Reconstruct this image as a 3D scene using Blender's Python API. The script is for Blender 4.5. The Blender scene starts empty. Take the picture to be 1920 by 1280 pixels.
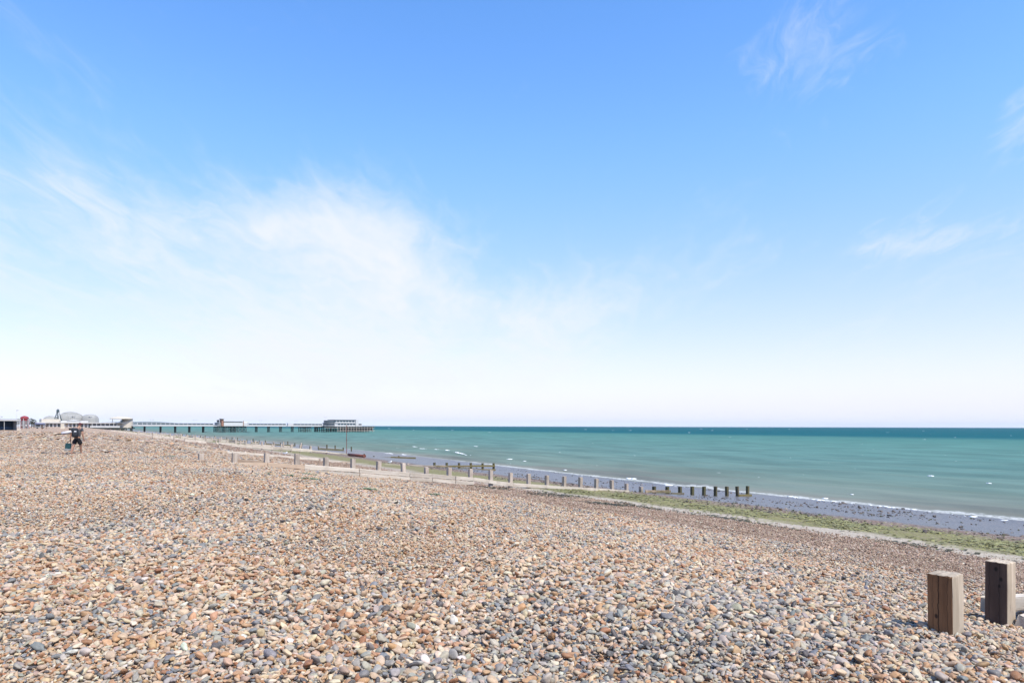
import bpy, bmesh, math, random
import numpy as np
from mathutils import Vector, Matrix
random.seed(7)
RNG = np.random.default_rng(11)
SC = bpy.context.scene
COL = SC.collection
R = math.radians

# ------------------------------------------------------------------ camera, sky, sun, exposure
F, CAMH, HORY = 1280.0, 1.6, 798.5          # focal length in photo pixels, eye height, horizon row
cam = bpy.data.cameras.new('camera'); cam_o = bpy.data.objects.new('camera', cam); COL.objects.link(cam_o)
cam.sensor_width = 36; cam.sensor_fit = 'HORIZONTAL'; cam.lens = 24
cam.shift_y = (HORY - 640) / 1920; cam.clip_start = 0.1; cam.clip_end = 200000
cam_o.matrix_world = Matrix.Translation((0, 0, CAMH)) @ Matrix.Rotation(R(90), 4, 'X') @ Matrix.Rotation(R(0.164), 4, 'Z')
SC.camera = cam_o
SC.view_settings.view_transform = 'Standard'; SC.view_settings.look = 'None'
SC.view_settings.exposure = 0.85; SC.view_settings.gamma = 1
SUN_H = Vector((0.69, -0.72)).normalized(); SUN_EL = R(56)
sun = bpy.data.lights.new('sun', 'SUN'); sun.energy = 3.3; sun.angle = R(0.53); sun.color = (1.0, 0.945, 0.85)
sun_o = bpy.data.objects.new('sun', sun); COL.objects.link(sun_o); sun_o.location = (40, -40, 60)
sdir = Vector((SUN_H.x * math.cos(SUN_EL), SUN_H.y * math.cos(SUN_EL), math.sin(SUN_EL)))
sun_o.rotation_euler = (-sdir).to_track_quat('-Z', 'Y').to_euler()

class NT:
    """tiny node-tree helper"""
    def __init__(s, tree): s.t = tree; s.n = tree.nodes; s.l = tree.links
    def add(s, typ, **kw):
        nd = s.n.new(typ)
        ins = kw.pop('i', {})
        for k, v in kw.items(): setattr(nd, k, v)
        for k, v in ins.items(): s.put(nd, k, v)
        return nd
    def put(s, nd, k, v):
        sock = nd.inputs[k]
        if isinstance(v, bpy.types.NodeSocket): s.l.new(v, sock)
        elif isinstance(v, bpy.types.Node): s.l.new(v.outputs[0], sock)
        else: sock.default_value = v
    def m(s, op, a, b=None, c=None, clamp=False):
        nd = s.n.new('ShaderNodeMath'); nd.operation = op; nd.use_clamp = clamp
        for j, v in enumerate((a, b, c)):
            if v is not None: s.put(nd, j, v)
        return nd.outputs[0]
    def vm(s, op, a, b=None):
        nd = s.n.new('ShaderNodeVectorMath'); nd.operation = op
        s.put(nd, 0, a)
        if b is not None: s.put(nd, 3 if op == 'SCALE' else 1, b)
        return nd.outputs[1] if op in ('LENGTH', 'DOT_PRODUCT') else nd.outputs[0]
    def ss(s, x, a, b, lo=0.0, hi=1.0):
        nd = s.n.new('ShaderNodeMapRange'); nd.interpolation_type = 'SMOOTHSTEP'
        for k, v in (('Value', x), ('From Min', a), ('From Max', b), ('To Min', lo), ('To Max', hi)): s.put(nd, k, v)
        return nd.outputs[0]
    def mix(s, f, a, b, blend='MIX'):
        nd = s.n.new('ShaderNodeMix'); nd.data_type = 'RGBA'; nd.blend_type = blend
        s.put(nd, 0, f)
        for k, v in ((6, a), (7, b)):
            if isinstance(v, (tuple, list)) and len(v) == 3: v = (*v, 1)
            s.put(nd, k, v)
        return nd.outputs[2]
    def noise(s, vec, scale, detail=3, rough=0.55, dist=0.0, out=0):
        nd = s.n.new('ShaderNodeTexNoise'); s.put(nd, 'Vector', vec)
        nd.inputs['Scale'].default_value = scale; nd.inputs['Detail'].default_value = detail
        nd.inputs['Roughness'].default_value = rough; nd.inputs['Distortion'].default_value = dist
        return nd.outputs[out]
    def ramp(s, fac, stops, const=False):
        nd = s.n.new('ShaderNodeValToRGB'); s.put(nd, 0, fac); e = nd.color_ramp.elements
        nd.color_ramp.interpolation = 'CONSTANT' if const else 'LINEAR'
        while len(e) < len(stops): e.new(0.5)
        for el, (p, c) in zip(e, stops): el.position = p; el.color = (*c, 1)
        return nd.outputs[0]

world = bpy.data.worlds.new('World'); SC.world = world; world.use_nodes = True
W = NT(world.node_tree); W.n.clear()
sky = W.add('ShaderNodeTexSky', sky_type='NISHITA', sun_disc=False, sun_elevation=SUN_EL,
            sun_rotation=math.atan2(SUN_H.x, SUN_H.y), altitude=0, air_density=1.0, dust_density=0.6, ozone_density=3.0)
geo = W.add('ShaderNodeTexCoord').outputs['Generated']
xyz = W.add('ShaderNodeSeparateXYZ', i={0: geo})
dx, dy, dz = xyz.outputs
zc = W.m('MAXIMUM', dz, 0.0)
el = W.m('DEGREES', W.m('ARCSINE', zc)); az = W.m('DEGREES', W.m('ARCTAN2', dx, dy))
# cloud sheet: direction projected on a flat layer high above, so streaks foreshorten to the horizon
inv = W.m('DIVIDE', 1.0, W.m('ADD', zc, 0.16))
cuv = W.add('ShaderNodeCombineXYZ', i={0: W.m('MULTIPLY', dx, inv), 1: W.m('MULTIPLY', dy, inv), 2: 0.0}).outputs[0]
mp = W.add('ShaderNodeMapping', i={'Vector': cuv, 'Rotation': (0, 0, R(-28)), 'Scale': (1.0, 0.42, 1.0), 'Location': (3.1, 1.7, 0)}).outputs[0]
warp = W.vm('SUBTRACT', W.noise(mp, 1.3, 4, 0.6, out=1), (0.5, 0.5, 0.5))
cvec = W.vm('ADD', mp, W.vm('SCALE', warp, 0.9))
n1 = W.noise(cvec, 1.15, 9, 0.62)
n2 = W.noise(W.vm('ADD', cvec, W.vm('SCALE', warp, 1.2)), 5.0, 8, 0.66)
def blob(a0, e0, sa, se):
    a = W.m('DIVIDE', W.m('SUBTRACT', az, a0), sa); e = W.m('DIVIDE', W.m('SUBTRACT', el, e0), se)
    return W.m('EXPONENT', W.m('MULTIPLY', W.m('ADD', W.m('MULTIPLY', a, a), W.m('MULTIPLY', e, e)), -1.0))
def total(lst):
    o = lst[0]
    for v in lst[1:]: o = W.m('ADD', o, v)
    return o
# where cloud banks stand round the horizon (photograph's bank to the left, more of the same elsewhere)
banks = total([blob(*b) for b in ((-14, 14.5, 10, 5), (-42, 15, 11, 5.5), (-34, 12, 8, 4), (-3, 8.5, 11, 3.5), (-21, 10, 11, 4.5), (-12, 4.5, 18, 2.5),
                                  (80, 16, 22, 6), (125, 13, 18, 6), (-80, 16, 16, 7), (-120, 12, 20, 6), (175, 15, 20, 6))])
wisps = total([W.m('MULTIPLY', blob(*b), 0.5) for b in ((24, 27.5, 6, 5), (36.5, 20.5, 2.5, 3), (3, 6.5, 4, 1), (31, 13, 9, 1.4),
                                  (-60, 40, 14, 8), (70, 45, 18, 8), (150, 40, 16, 9), (-140, 45, 16, 8))])
cover = W.m('ADD', W.m('MULTIPLY_ADD', W.m('SUBTRACT', n1, 0.5), 1.35, 0.475), W.m('MULTIPLY', W.m('SUBTRACT', n2, 0.5), 0.55))
mask_b = W.ss(W.m('ADD', cover, W.m('MULTIPLY', W.m('MINIMUM', banks, 1.0), 0.50)), 0.50, 1.36)
mask_w = W.m('MULTIPLY', W.ss(W.m('ADD', W.m('ADD', W.m('MULTIPLY', n2, 0.8), W.m('MULTIPLY', n1, 0.25)), W.m('MULTIPLY', wisps, 0.5)), 0.60, 1.02), 0.55)
mask = W.m('MAXIMUM', mask_b, mask_w)
mask = W.m('MULTIPLY', mask, 0.97)
hsv = W.add('ShaderNodeHueSaturation', i={'Hue': 0.503, 'Saturation': 1.22, 'Value': 1.0, 'Color': sky.outputs[0]})
lit = W.mix(1.0, hsv.outputs[0], (0.146, 0.164, 0.174), 'MULTIPLY')
# thicker, milkier air low down
lit = W.mix(W.ss(el, 4.0, 24.0, 1.0, 0.0), lit, W.mix(1.0, lit, (0.98, 0.68, 0.85), 'MULTIPLY'))
# sea haze whitens the lowest degrees of sky
hz = W.m('EXPONENT', W.m('MULTIPLY', el, -0.105))
lit = W.mix(W.m('MULTIPLY', hz, 0.93), lit, (0.482, 0.514, 0.56))
colr = W.mix(mask, lit, (0.515, 0.53, 0.565))
bg = W.add('ShaderNodeBackground', i={'Color': colr, 'Strength': 1.0})
W.add('ShaderNodeOutputWorld', i={'Surface': bg.outputs[0]})

# ------------------------------------------------------------------ shore frame: u = seaward, v = along the shore away from the camera
UA = math.atan2(0.613, 0.790)
U = np.array([math.cos(UA), math.sin(UA)]); V = np.array([-math.sin(UA), math.cos(UA)])
SEA = -4.30
PX = [-900, -400, -60, -30, -20, 0, 6, 7.6, 9.3, 10.7, 12.2, 16.6, 20, 24, 30, 36, 43, 46, 50, 56, 70, 120]
PZ = [4.0, 2.0, .6, .3, .15, 0, .03, -.02, -.2, -.43, -.66, -1.22, -1.6, -2.1, -2.5, -3.0, -3.64, -3.9, -4.15, -4.4, -5.2, -8]
def smooth(t): t = np.clip(t, 0, 1); return t * t * (3 - 2 * t)
def bend(q): return 0.09 * (q - 33)
def tow(q): return 7 * smooth((q - 33) / 120)          # the low tide edge swings out farther than the crest
def to_pp(p, q):
    a = p - bend(q); k = tow(q) / 39
    return np.where(a < 15, a, np.where(a < 54 + 39 * k, (a + 15 * k) / (1 + k), a - 39 * k))
def terr(pp, q):
    z = np.interp(pp, PX, PZ)
    w = .022 * np.sin(pp * 1.9 + .35 * np.sin(q * .31)) + .02 * np.sin(q * .83 + 1.3 * np.sin(pp * .37)) + .015 * np.sin(pp * 3.1 + q * 1.7)
    return z + w * np.clip((44 - pp) / 10, .25, 1)
def gz(X, Y):
    p = X * U[0] + Y * U[1]; q = X * V[0] + Y * V[1]
    return terr(to_pp(p, q), q)
def world_xy(pp, q):
    p = pp + bend(q) + tow(q) * np.clip((pp - 15) / 39, 0, 1); return p * U[0] + q * V[0], p * U[1] + q * V[1]
def yh(x): return HORY + (x - 960) * math.tan(R(0.164))
def hit(x, y):
    """photo pixel -> first point of beach or sea along its ray"""
    D = np.concatenate([np.arange(3, 120, .02), np.arange(120, 1200, .2)]); X = (x - 960) / F * D
    z = CAMH - (y - yh(x)) * D / F
    i = int(np.argmax(z <= np.maximum(gz(X, D), SEA)))
    return Vector((X[i], D[i], z[i]))
def on_line(x, q):
    """photo column -> seaward coordinate on the shore-normal line q"""
    r = (x - 960) / F
    return q * (-V[0] + V[1] * r) / (U[0] - U[1] * r)
def P(p, q): return p * U[0] + q * V[0], p * U[1] + q * V[1]
def zpix(x, y, q):
    D = P(on_line(x, q), q)[1]
    return CAMH - (y - yh(x)) * D / F

# ------------------------------------------------------------------ materials
def newmat(name):
    m = bpy.data.materials.new(name); m.use_nodes = True
    T = NT(m.node_tree); b = T.n['Principled BSDF']
    return m, T, b
def plain(name, col, rough=0.7, var=0.18, scale=3.0, spec=0.3, bump=0.0, metal=0.0):
    m, T, b = newmat(name)
    tc = T.add('ShaderNodeTexCoord').outputs['Object']
    n = T.noise(tc, scale, 5, 0.6)
    rnd = T.add('ShaderNodeObjectInfo').outputs['Random']
    f = T.m('ADD', T.ss(n, 0.25, 0.75, 1 - var, 1 + var), T.m('MULTIPLY', T.m('SUBTRACT', rnd, 0.5), var * 0.8))
    c = T.vm('SCALE', T.add('ShaderNodeRGB').outputs[0], f)
    T.n['RGB' if 'RGB' in T.n else 'Color'].outputs[0].default_value = (*col, 1)
    T.put(b, 'Base Color', c); T.put(b, 'Roughness', rough); T.put(b, 'Specular IOR Level', spec); T.put(b, 'Metallic', metal)
    if bump:
        T.put(b, 'Normal', T.add('ShaderNodeBump', i={'Strength': bump, 'Distance': 0.02, 'Height': n}).outputs[0])
    return m
def wood(name, c1, c2, dark, axis='z', scale=1.0, algae=0.0, bump=0.5, rough=0.85, split=(), knots=()):
    """weathered timber: long grain, checks, knots and a random tone for each piece"""
    m, T, b = newmat(name)
    tc = T.add('ShaderNodeTexCoord').outputs['Object']
    inf = T.add('ShaderNodeObjectInfo')
    off = T.vm('SCALE', (3.1, 7.7, 5.3), inf.outputs['Random'])
    s = {'z': (30, 30, 2.2), 'x': (2.2, 30, 30)}[axis]
    s2 = {'z': (9, 9, 0.9), 'x': (0.9, 9, 9)}[axis]
    base = T.vm('ADD', tc, T.vm('SCALE', off, 2.0))
    g = T.noise(T.vm('MULTIPLY', base, tuple(a * scale for a in s)), 1.0, 6, 0.65, 0.8)
    g2 = T.noise(T.vm('MULTIPLY', base, tuple(a * scale for a in s2)), 1.0, 4, 0.6, 0.5)
    big = T.noise(base, 2.2, 3, 0.5)
    c = T.mix(T.ss(g2, 0.35, 0.65), c1, c2)
    c = T.mix(T.ss(big, 0.52, 0.75, 0, 0.55), c, tuple(0.6 * a + 0.4 * d for a, d in zip(c2, dark)))
    crack = T.ss(g, 0.28, 0.40, 1.0, 0.0)
    c = T.mix(T.m('MULTIPLY', crack, 0.75), c, dark)
    if split or knots:
        ox, oy, oz = T.add('ShaderNodeSeparateXYZ', i={0: tc}).outputs
        wav = T.m('MULTIPLY', T.m('SUBTRACT', T.noise(T.vm('MULTIPLY', tc, (0., 0., 1.)), 9.0, 3, .6), .5), .03)
        for (y0, wd, st) in split:       # long drying splits
            dd = T.m('ABSOLUTE', T.m('SUBTRACT', T.m('ADD', oy, wav), y0)); f = T.ss(dd, 0.0, wd, st, 0.0)
            c = T.mix(f, c, dark); crack = T.m('MAXIMUM', crack, f)
        for (y0, z0, rd) in knots:
            ky = T.m('SUBTRACT', oy, y0); kz = T.m('MULTIPLY', T.m('SUBTRACT', oz, z0), .7)
            dd = T.m('SQRT', T.m('ADD', T.m('MULTIPLY', ky, ky), T.m('MULTIPLY', kz, kz)))
            c = T.mix(T.ss(T.m('ADD', dd, T.m('MULTIPLY', wav, .4)), rd * .35, rd, .9, 0.0), c, dark)
    c = T.vm('SCALE', c, T.m('ADD', 0.84, T.m('MULTIPLY', inf.outputs['Random'], 0.32)))
    if algae:
        pos = T.add('ShaderNodeNewGeometry').outputs['Position']
        wz = T.add('ShaderNodeSeparateXYZ', i={0: pos}).outputs[2]
        f = T.ss(T.m('ADD', wz, T.m('MULTIPLY', T.m('SUBTRACT', big, 0.5), 0.9)), -3.35, -2.6, algae, 0.0)
        c = T.mix(f, c, T.mix(T.ss(g2, 0.4, 0.6), (0.075, 0.085, 0.022), (0.06, 0.045, 0.03)))
    T.put(b, 'Base Color', c); T.put(b, 'Roughness', rough); T.put(b, 'Specular IOR Level', 0.25)
    h = T.m('SUBTRACT', g, T.m('MULTIPLY', crack, 0.8))
    T.put(b, 'Normal', T.add('ShaderNodeBump', i={'Strength': bump, 'Distance': 0.006, 'Height': h}).outputs[0])
    return m

M = {}
M['post'] = wood('bleached_post', (.44, .37, .30), (.33, .27, .215), (.09, .07, .055), 'z', algae=.9)
M['plank'] = wood('bleached_plank', (.53, .47, .39), (.43, .37, .295), (.13, .10, .08), 'x', algae=.85)
M['plank_brown'] = wood('brown_plank', (.46, .35, .25), (.38, .28, .20), (.13, .09, .06), 'x', algae=.85)
M['plank_wet'] = wood('weedy_plank', (.11, .10, .035), (.16, .12, .06), (.04, .03, .02), 'x')
M['post_wet'] = wood('weedy_post', (.075, .072, .03), (.10, .08, .05), (.02, .018, .014), 'z')
M['rust'] = plain('rusty_iron', (.16, .055, .04), .7, .4, 6)
M['white'] = plain('white_paint', (.50, .49, .47), .6, .06, .5)
M['cream'] = plain('cream_render', (.50, .445, .36), .75, .08, .4)
M['stone'] = plain('pale_grey_roof', (.27, .265, .245), .7, .12, .35)
M['grey'] = plain('mid_grey', (.22, .22, .22), .7, .1, .4)
M['dark'] = plain('dark_opening', (.025, .03, .035), .4, .2, 1)
M['navy'] = plain('navy_paint', (.018, .045, .085), .5, .2, 1)
M['glass'] = plain('window_glass', (.05, .075, .09), .12, .15, 1, spec=.6)
M['iron'] = plain('painted_iron', (.045, .065, .068), .6, .25, .6)
M['pile'] = plain('sea_stained_pile', (.060, .066, .058), .8, .4, 1.2)
M['pilelight'] = plain('pale_concrete_pile', (.36, .32, .27), .8, .35, 1.2)
M['brick'] = plain('brick', (.26, .13, .085), .85, .3, 2)
M['red'] = plain('red_canvas', (.22, .035, .04), .6, .2, 1)
M['pink'] = plain('pink_canvas', (.40, .20, .26), .6, .2, 1)
M['blue'] = plain('blue_panel', (.16, .22, .48), .5, .2, 1)

# pebble colours (flint shingle)
PAL = np.array([(.52, .31, .175), (.60, .44, .31), (.68, .58, .47), (.37, .35, .335), (.22, .235, .26), (.085, .085, .095),
                (.68, .64, .59), (.36, .17, .085), (.55, .41, .32), (.46, .42, .37), (.64, .50, .36)])
PW = np.array([.17, .18, .12, .11, .075, .035, .03, .055, .11, .08, .10]); PW = PW / PW.sum()
def pebble_mat(name, src):
    m, T, b = newmat(name)
    tc = T.add('ShaderNodeTexCoord').outputs['Object']
    inf = T.add('ShaderNodeObjectInfo')
    if src == 'inst':
        c = T.add('ShaderNodeAttribute', attribute_type='INSTANCER', attribute_name='pcol').outputs['Color']
    else:
        c = inf.outputs['Color']
    v = T.vm('ADD', tc, T.vm('SCALE', (31., 17., 11.), inf.outputs['Random']))
    n = T.noise(v, 2.6, 5, 0.65); n2 = T.noise(v, 9.0, 3, 0.6)
    c = T.vm('SCALE', c, T.ss(n, 0.25, 0.75, 0.80, 1.18))
    c = T.mix(T.ss(n2, 0.58, 0.72, 0, 0.35), c, (.60, .54, .47))
    c = T.mix(T.ss(n, 0.30, 0.22, 0, 0.5), c, (.12, .09, .07))
    T.put(b, 'Base Color', c); T.put(b, 'Roughness', 0.62); T.put(b, 'Specular IOR Level', 0.3)
    return m
M['pebble'] = pebble_mat('shingle_pebble', 'inst'); M['pebble_one'] = pebble_mat('single_pebble', 'object')

# ------------------------------------------------------------------ mesh helpers
def tag(o, label=None, cat=None, group=None, kind=None):
    if label: o['label'] = label
    if cat: o['category'] = cat
    if group: o['group'] = group
    if kind: o['kind'] = kind
    return o
def empty(name, loc, rz=0.0):
    o = bpy.data.objects.new(name, None); COL.objects.link(o); o.location = loc; o.rotation_euler = (0, 0, rz); return o
def link(name, me, parent=None, loc=(0, 0, 0), rot=(0, 0, 0)):
    o = bpy.data.objects.new(name, me); COL.objects.link(o); o.location = loc; o.rotation_euler = rot
    if parent: o.parent = parent
    return o
class MB:
    """collects shapes in one bmesh, then links them as one object"""
    def __init__(s): s.b = bmesh.new()
    def box(s, x0, x1, y0, y1, z0, z1, bev=0.0):
        r = bmesh.ops.create_cube(s.b, size=1.0)
        for v in r['verts']:
            v.co = Vector(((x0 + x1) / 2 + v.co.x * (x1 - x0), (y0 + y1) / 2 + v.co.y * (y1 - y0), (z0 + z1) / 2 + v.co.z * (z1 - z0)))
        if bev:
            es = list({e for v in r['verts'] for e in v.link_edges})
            bmesh.ops.bevel(s.b, geom=es, offset=bev, segments=2, affect='EDGES', profile=0.6)
        return s
    def tube(s, a, b, r0, r1=None, n=8, caps=True):
        a, b = Vector(a), Vector(b); d = b - a
        if r1 is None: r1 = r0
        M4 = Matrix.Translation((a + b) / 2) @ d.to_track_quat('Z', 'Y').to_matrix().to_4x4()
        bmesh.ops.create_cone(s.b, cap_ends=caps, segments=n, radius1=r0, radius2=max(r1, 1e-4), depth=d.length, matrix=M4)
        return s
    def lathe(s, cx, cy, prof, n=32, sy=1.0):
        rings = []
        for r, z in prof:
            rings.append([s.b.verts.new((cx + r * math.cos(2 * math.pi * k / n), cy + sy * r * math.sin(2 * math.pi * k / n), z)) for k in range(n)])
        for A, B in zip(rings, rings[1:]):
            for k in range(n): s.b.faces.new((A[k], A[(k + 1) % n], B[(k + 1) % n], B[k]))
        s.b.faces.new(rings[-1]); s.b.faces.new(rings[0][::-1])
        return s
    def ball(s, c, r, sub=2):
        x = bmesh.ops.create_icosphere(s.b, subdivisions=sub, radius=1.0)
        for v in x['verts']: v.co = Vector((c[0] + v.co.x * r[0], c[1] + v.co.y * r[1], c[2] + v.co.z * r[2]))
        return s
    def mesh(s, mat, smooth_=False, name='mesh'):
        me = bpy.data.meshes.new(name); s.b.normal_update(); s.b.to_mesh(me); s.b.free()
        for m in (mat if isinstance(mat, (list, tuple)) else [mat]): me.materials.append(m)
        if smooth_: me.polygons.foreach_set('use_smooth', [True] * len(me.polygons))
        return me
    def build(s, name, mat, parent=None, smooth_=False, loc=(0, 0, 0), rot=(0, 0, 0)):
        return link(name, s.mesh(mat, smooth_, name), parent, loc, rot)
def grid_mesh(name, A, B, fz, fxy):
    """regular grid over coordinate lists A (shore-normal) x B (alongshore)"""
    a, b = np.meshgrid(A, B, indexing='ij'); X, Y = fxy(a, b); Z = fz(a, b)
    co = np.stack([X, Y, Z], -1).reshape(-1, 3).astype(np.float32)
    n, m = len(A), len(B); i = np.arange((n - 1) * (m - 1)); r = i // (m - 1); c = i % (m - 1); k = r * m + c
    quads = np.stack([k, k + m, k + m + 1, k + 1], -1).astype(np.int32)
    me = bpy.data.meshes.new(name)
    me.vertices.add(len(co)); me.vertices.foreach_set('co', co.ravel())
    me.loops.add(quads.size); me.loops.foreach_set('vertex_index', quads.ravel())
    me.polygons.add(len(quads)); me.polygons.foreach_set('loop_start', np.arange(0, quads.size, 4, dtype=np.int32))
    me.polygons.foreach_set('use_smooth', np.ones(len(quads), bool))
    me.update(calc_edges=True); me.validate()
    for nm, arr in (('pp', a), ('qq', b)):
        at = me.attributes.new(nm, 'FLOAT', 'POINT'); at.data.foreach_set('value', arr.ravel().astype(np.float32))
    return me

# ------------------------------------------------------------------ beach
def beach_mat():
    m, T, b = newmat('beach_ground')
    pos = T.add('ShaderNodeNewGeometry').outputs['Position']
    pp = T.add('ShaderNodeAttribute', attribute_name='pp').outputs['Fac']
    qq = T.add('ShaderNodeAttribute', attribute_name='qq').outputs['Fac']
    wob = T.m('SUBTRACT', T.noise(pos, 0.22, 5, 0.6), 0.5)
    pw = T.m('ADD', pp, T.m('MULTIPLY', wob, 5.0))
    fine = T.m('SUBTRACT', T.noise(pos, 2.2, 5, 0.7), 0.5)
    pf = T.m('ADD', pw, T.m('MULTIPLY', fine, 3.6))
    big = T.noise(pos, 0.33, 4, 0.6)
    # shingle: one colour per stone
    def stones(scale, stops):
        vo = T.add('ShaderNodeTexVoronoi', i={'Vector': pos, 'Scale': scale})
        r = T.add('ShaderNodeSeparateColor', i={0: vo.outputs['Color']}).outputs[0]
        return T.ramp(r, stops, True), vo.outputs['Distance']
    pal = []; acc = 0
    for k in np.argsort([.2, .5, .7, .33, .25, .1, .8, .15, .45, .4, .6]):
        pal.append((acc, tuple(PAL[k]))); acc += PW[k]
    c1, d1 = stones(21.0, pal)
    c2, d2 = stones(7.5, pal)
    c5, _ = stones(3.2, pal)
    sh = T.mix(0.22, T.mix(0.42, c1, c2), c5)
    gap = T.ss(d1, 0.42, 0.75, 0.0, 0.7)
    sh = T.mix(gap, sh, (.13, .095, .075))
    sh = T.vm('MULTIPLY', sh, (.80, .745, .655))
    sh = T.mix(T.ss(big, 0.42, 0.62, 0, 0.35), sh, T.mix(1.0, sh, (1.08, .93, .80), 'MULTIPLY'))
    # finer pinkish shingle lower down
    c3, d3 = stones(40.0, [(0, (.20, .135, .10)), (.2, (.29, .20, .15)), (.5, (.36, .26, .20)), (.75, (.43, .34, .275)), (.93, (.50, .46, .42))])
    c4, d4 = stones(9.0, [(0, (.24, .165, .125)), (.4, (.32, .23, .175)), (.8, (.41, .33, .27))])
    br = T.mix(0.45, c3, c4)
    sp, dsp = stones(18.0, [(0, (.36, .31, .235)), (.45, (.41, .35, .27)), (.8, (.24, .19, .145)), (.95, (.5, .45, .38))])
    sand = T.mix(0.3, sp, (.34, .285, .215))
    sand = T.mix(T.ss(T.m('ADD', qq, T.m('MULTIPLY', wob, 8.0)), 32.0, 35.0), sand, T.mix(0.5, sp, (.24, .19, .13)))
    gn = T.noise(pos, 1.1, 6, 0.72)
    gr0, _ = stones(14.0, [(0, (.15, .14, .045)), (.45, (.20, .185, .06)), (.75, (.235, .20, .10)), (.9, (.13, .10, .05))])
    green = T.mix(T.ss(gn, 0.45, 0.70, 0, .8), gr0, (.21, .165, .11))
    lowb, _ = stones(11.0, [(0, (.10, .07, .05)), (.4, (.19, .125, .085)), (.8, (.28, .21, .16)), (.95, (.4, .36, .3))])
    wetc, _ = stones(9.0, [(0, (.085, .078, .066)), (.5, (.125, .112, .092)), (.85, (.16, .125, .09))])
    c = T.mix(T.ss(pf, 18.3, 20.2), sh, br)
    c = T.mix(T.ss(pf, 24.9, 26.6), c, sand)
    c = T.mix(T.ss(pf, 26.9, 28.8), c, green)
    c = T.mix(T.ss(pf, 32.6, 34.4), c, lowb)
    wet = T.ss(T.m('ADD', pf, T.m('MULTIPLY', T.m('SUBTRACT', gn, .5), 5.0)), 36.0, 39.0)
    c = T.mix(wet, c, wetc)
    land = T.ss(pp, -24.0, -22.0, 1.0, 0.0)
    c = T.mix(land, c, (.36, .33, .30))
    T.put(b, 'Base Color', c)
    T.put(b, 'Roughness', T.mix(wet, (.75,) * 3, (.30,) * 3)); T.put(b, 'Specular IOR Level', T.mix(wet, (.25,) * 3, (.36,) * 3))
    h1 = T.m('MULTIPLY', T.m('SUBTRACT', 1.0, d1), T.m('SUBTRACT', 1.0, wet))
    bp = T.add('ShaderNodeBump', i={'Strength': 0.9, 'Distance': 0.018, 'Height': h1}).outputs[0]
    nw = T.noise(pos, 5.0, 4, 0.6)
    bp2 = T.add('ShaderNodeBump', i={'Strength': T.m('MULTIPLY', wet, 1.0), 'Distance': 0.11, 'Height': nw, 'Normal': bp}).outputs[0]
    T.put(b, 'Normal', bp2)
    return m
A = np.concatenate([[-900, -600, -400, -250, -150, -100, -75, -60, -50, -40, -34], np.arange(-30, -6, 1.), np.arange(-6, 56, .25), np.arange(56, 70, 1.), [75, 85, 100, 120]])
B = np.concatenate([np.arange(-60, -15, 3.), np.arange(-15, 60, .4), 60 + np.cumsum(.4 * 1.035 ** np.arange(125))])
beach = link('beach', grid_mesh('beach', A, B, terr, world_xy)); beach.data.materials.append(beach_mat())
tag(beach, 'shingle beach sloping from the flat crest to wet sand and sea', kind='structure')

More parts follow.
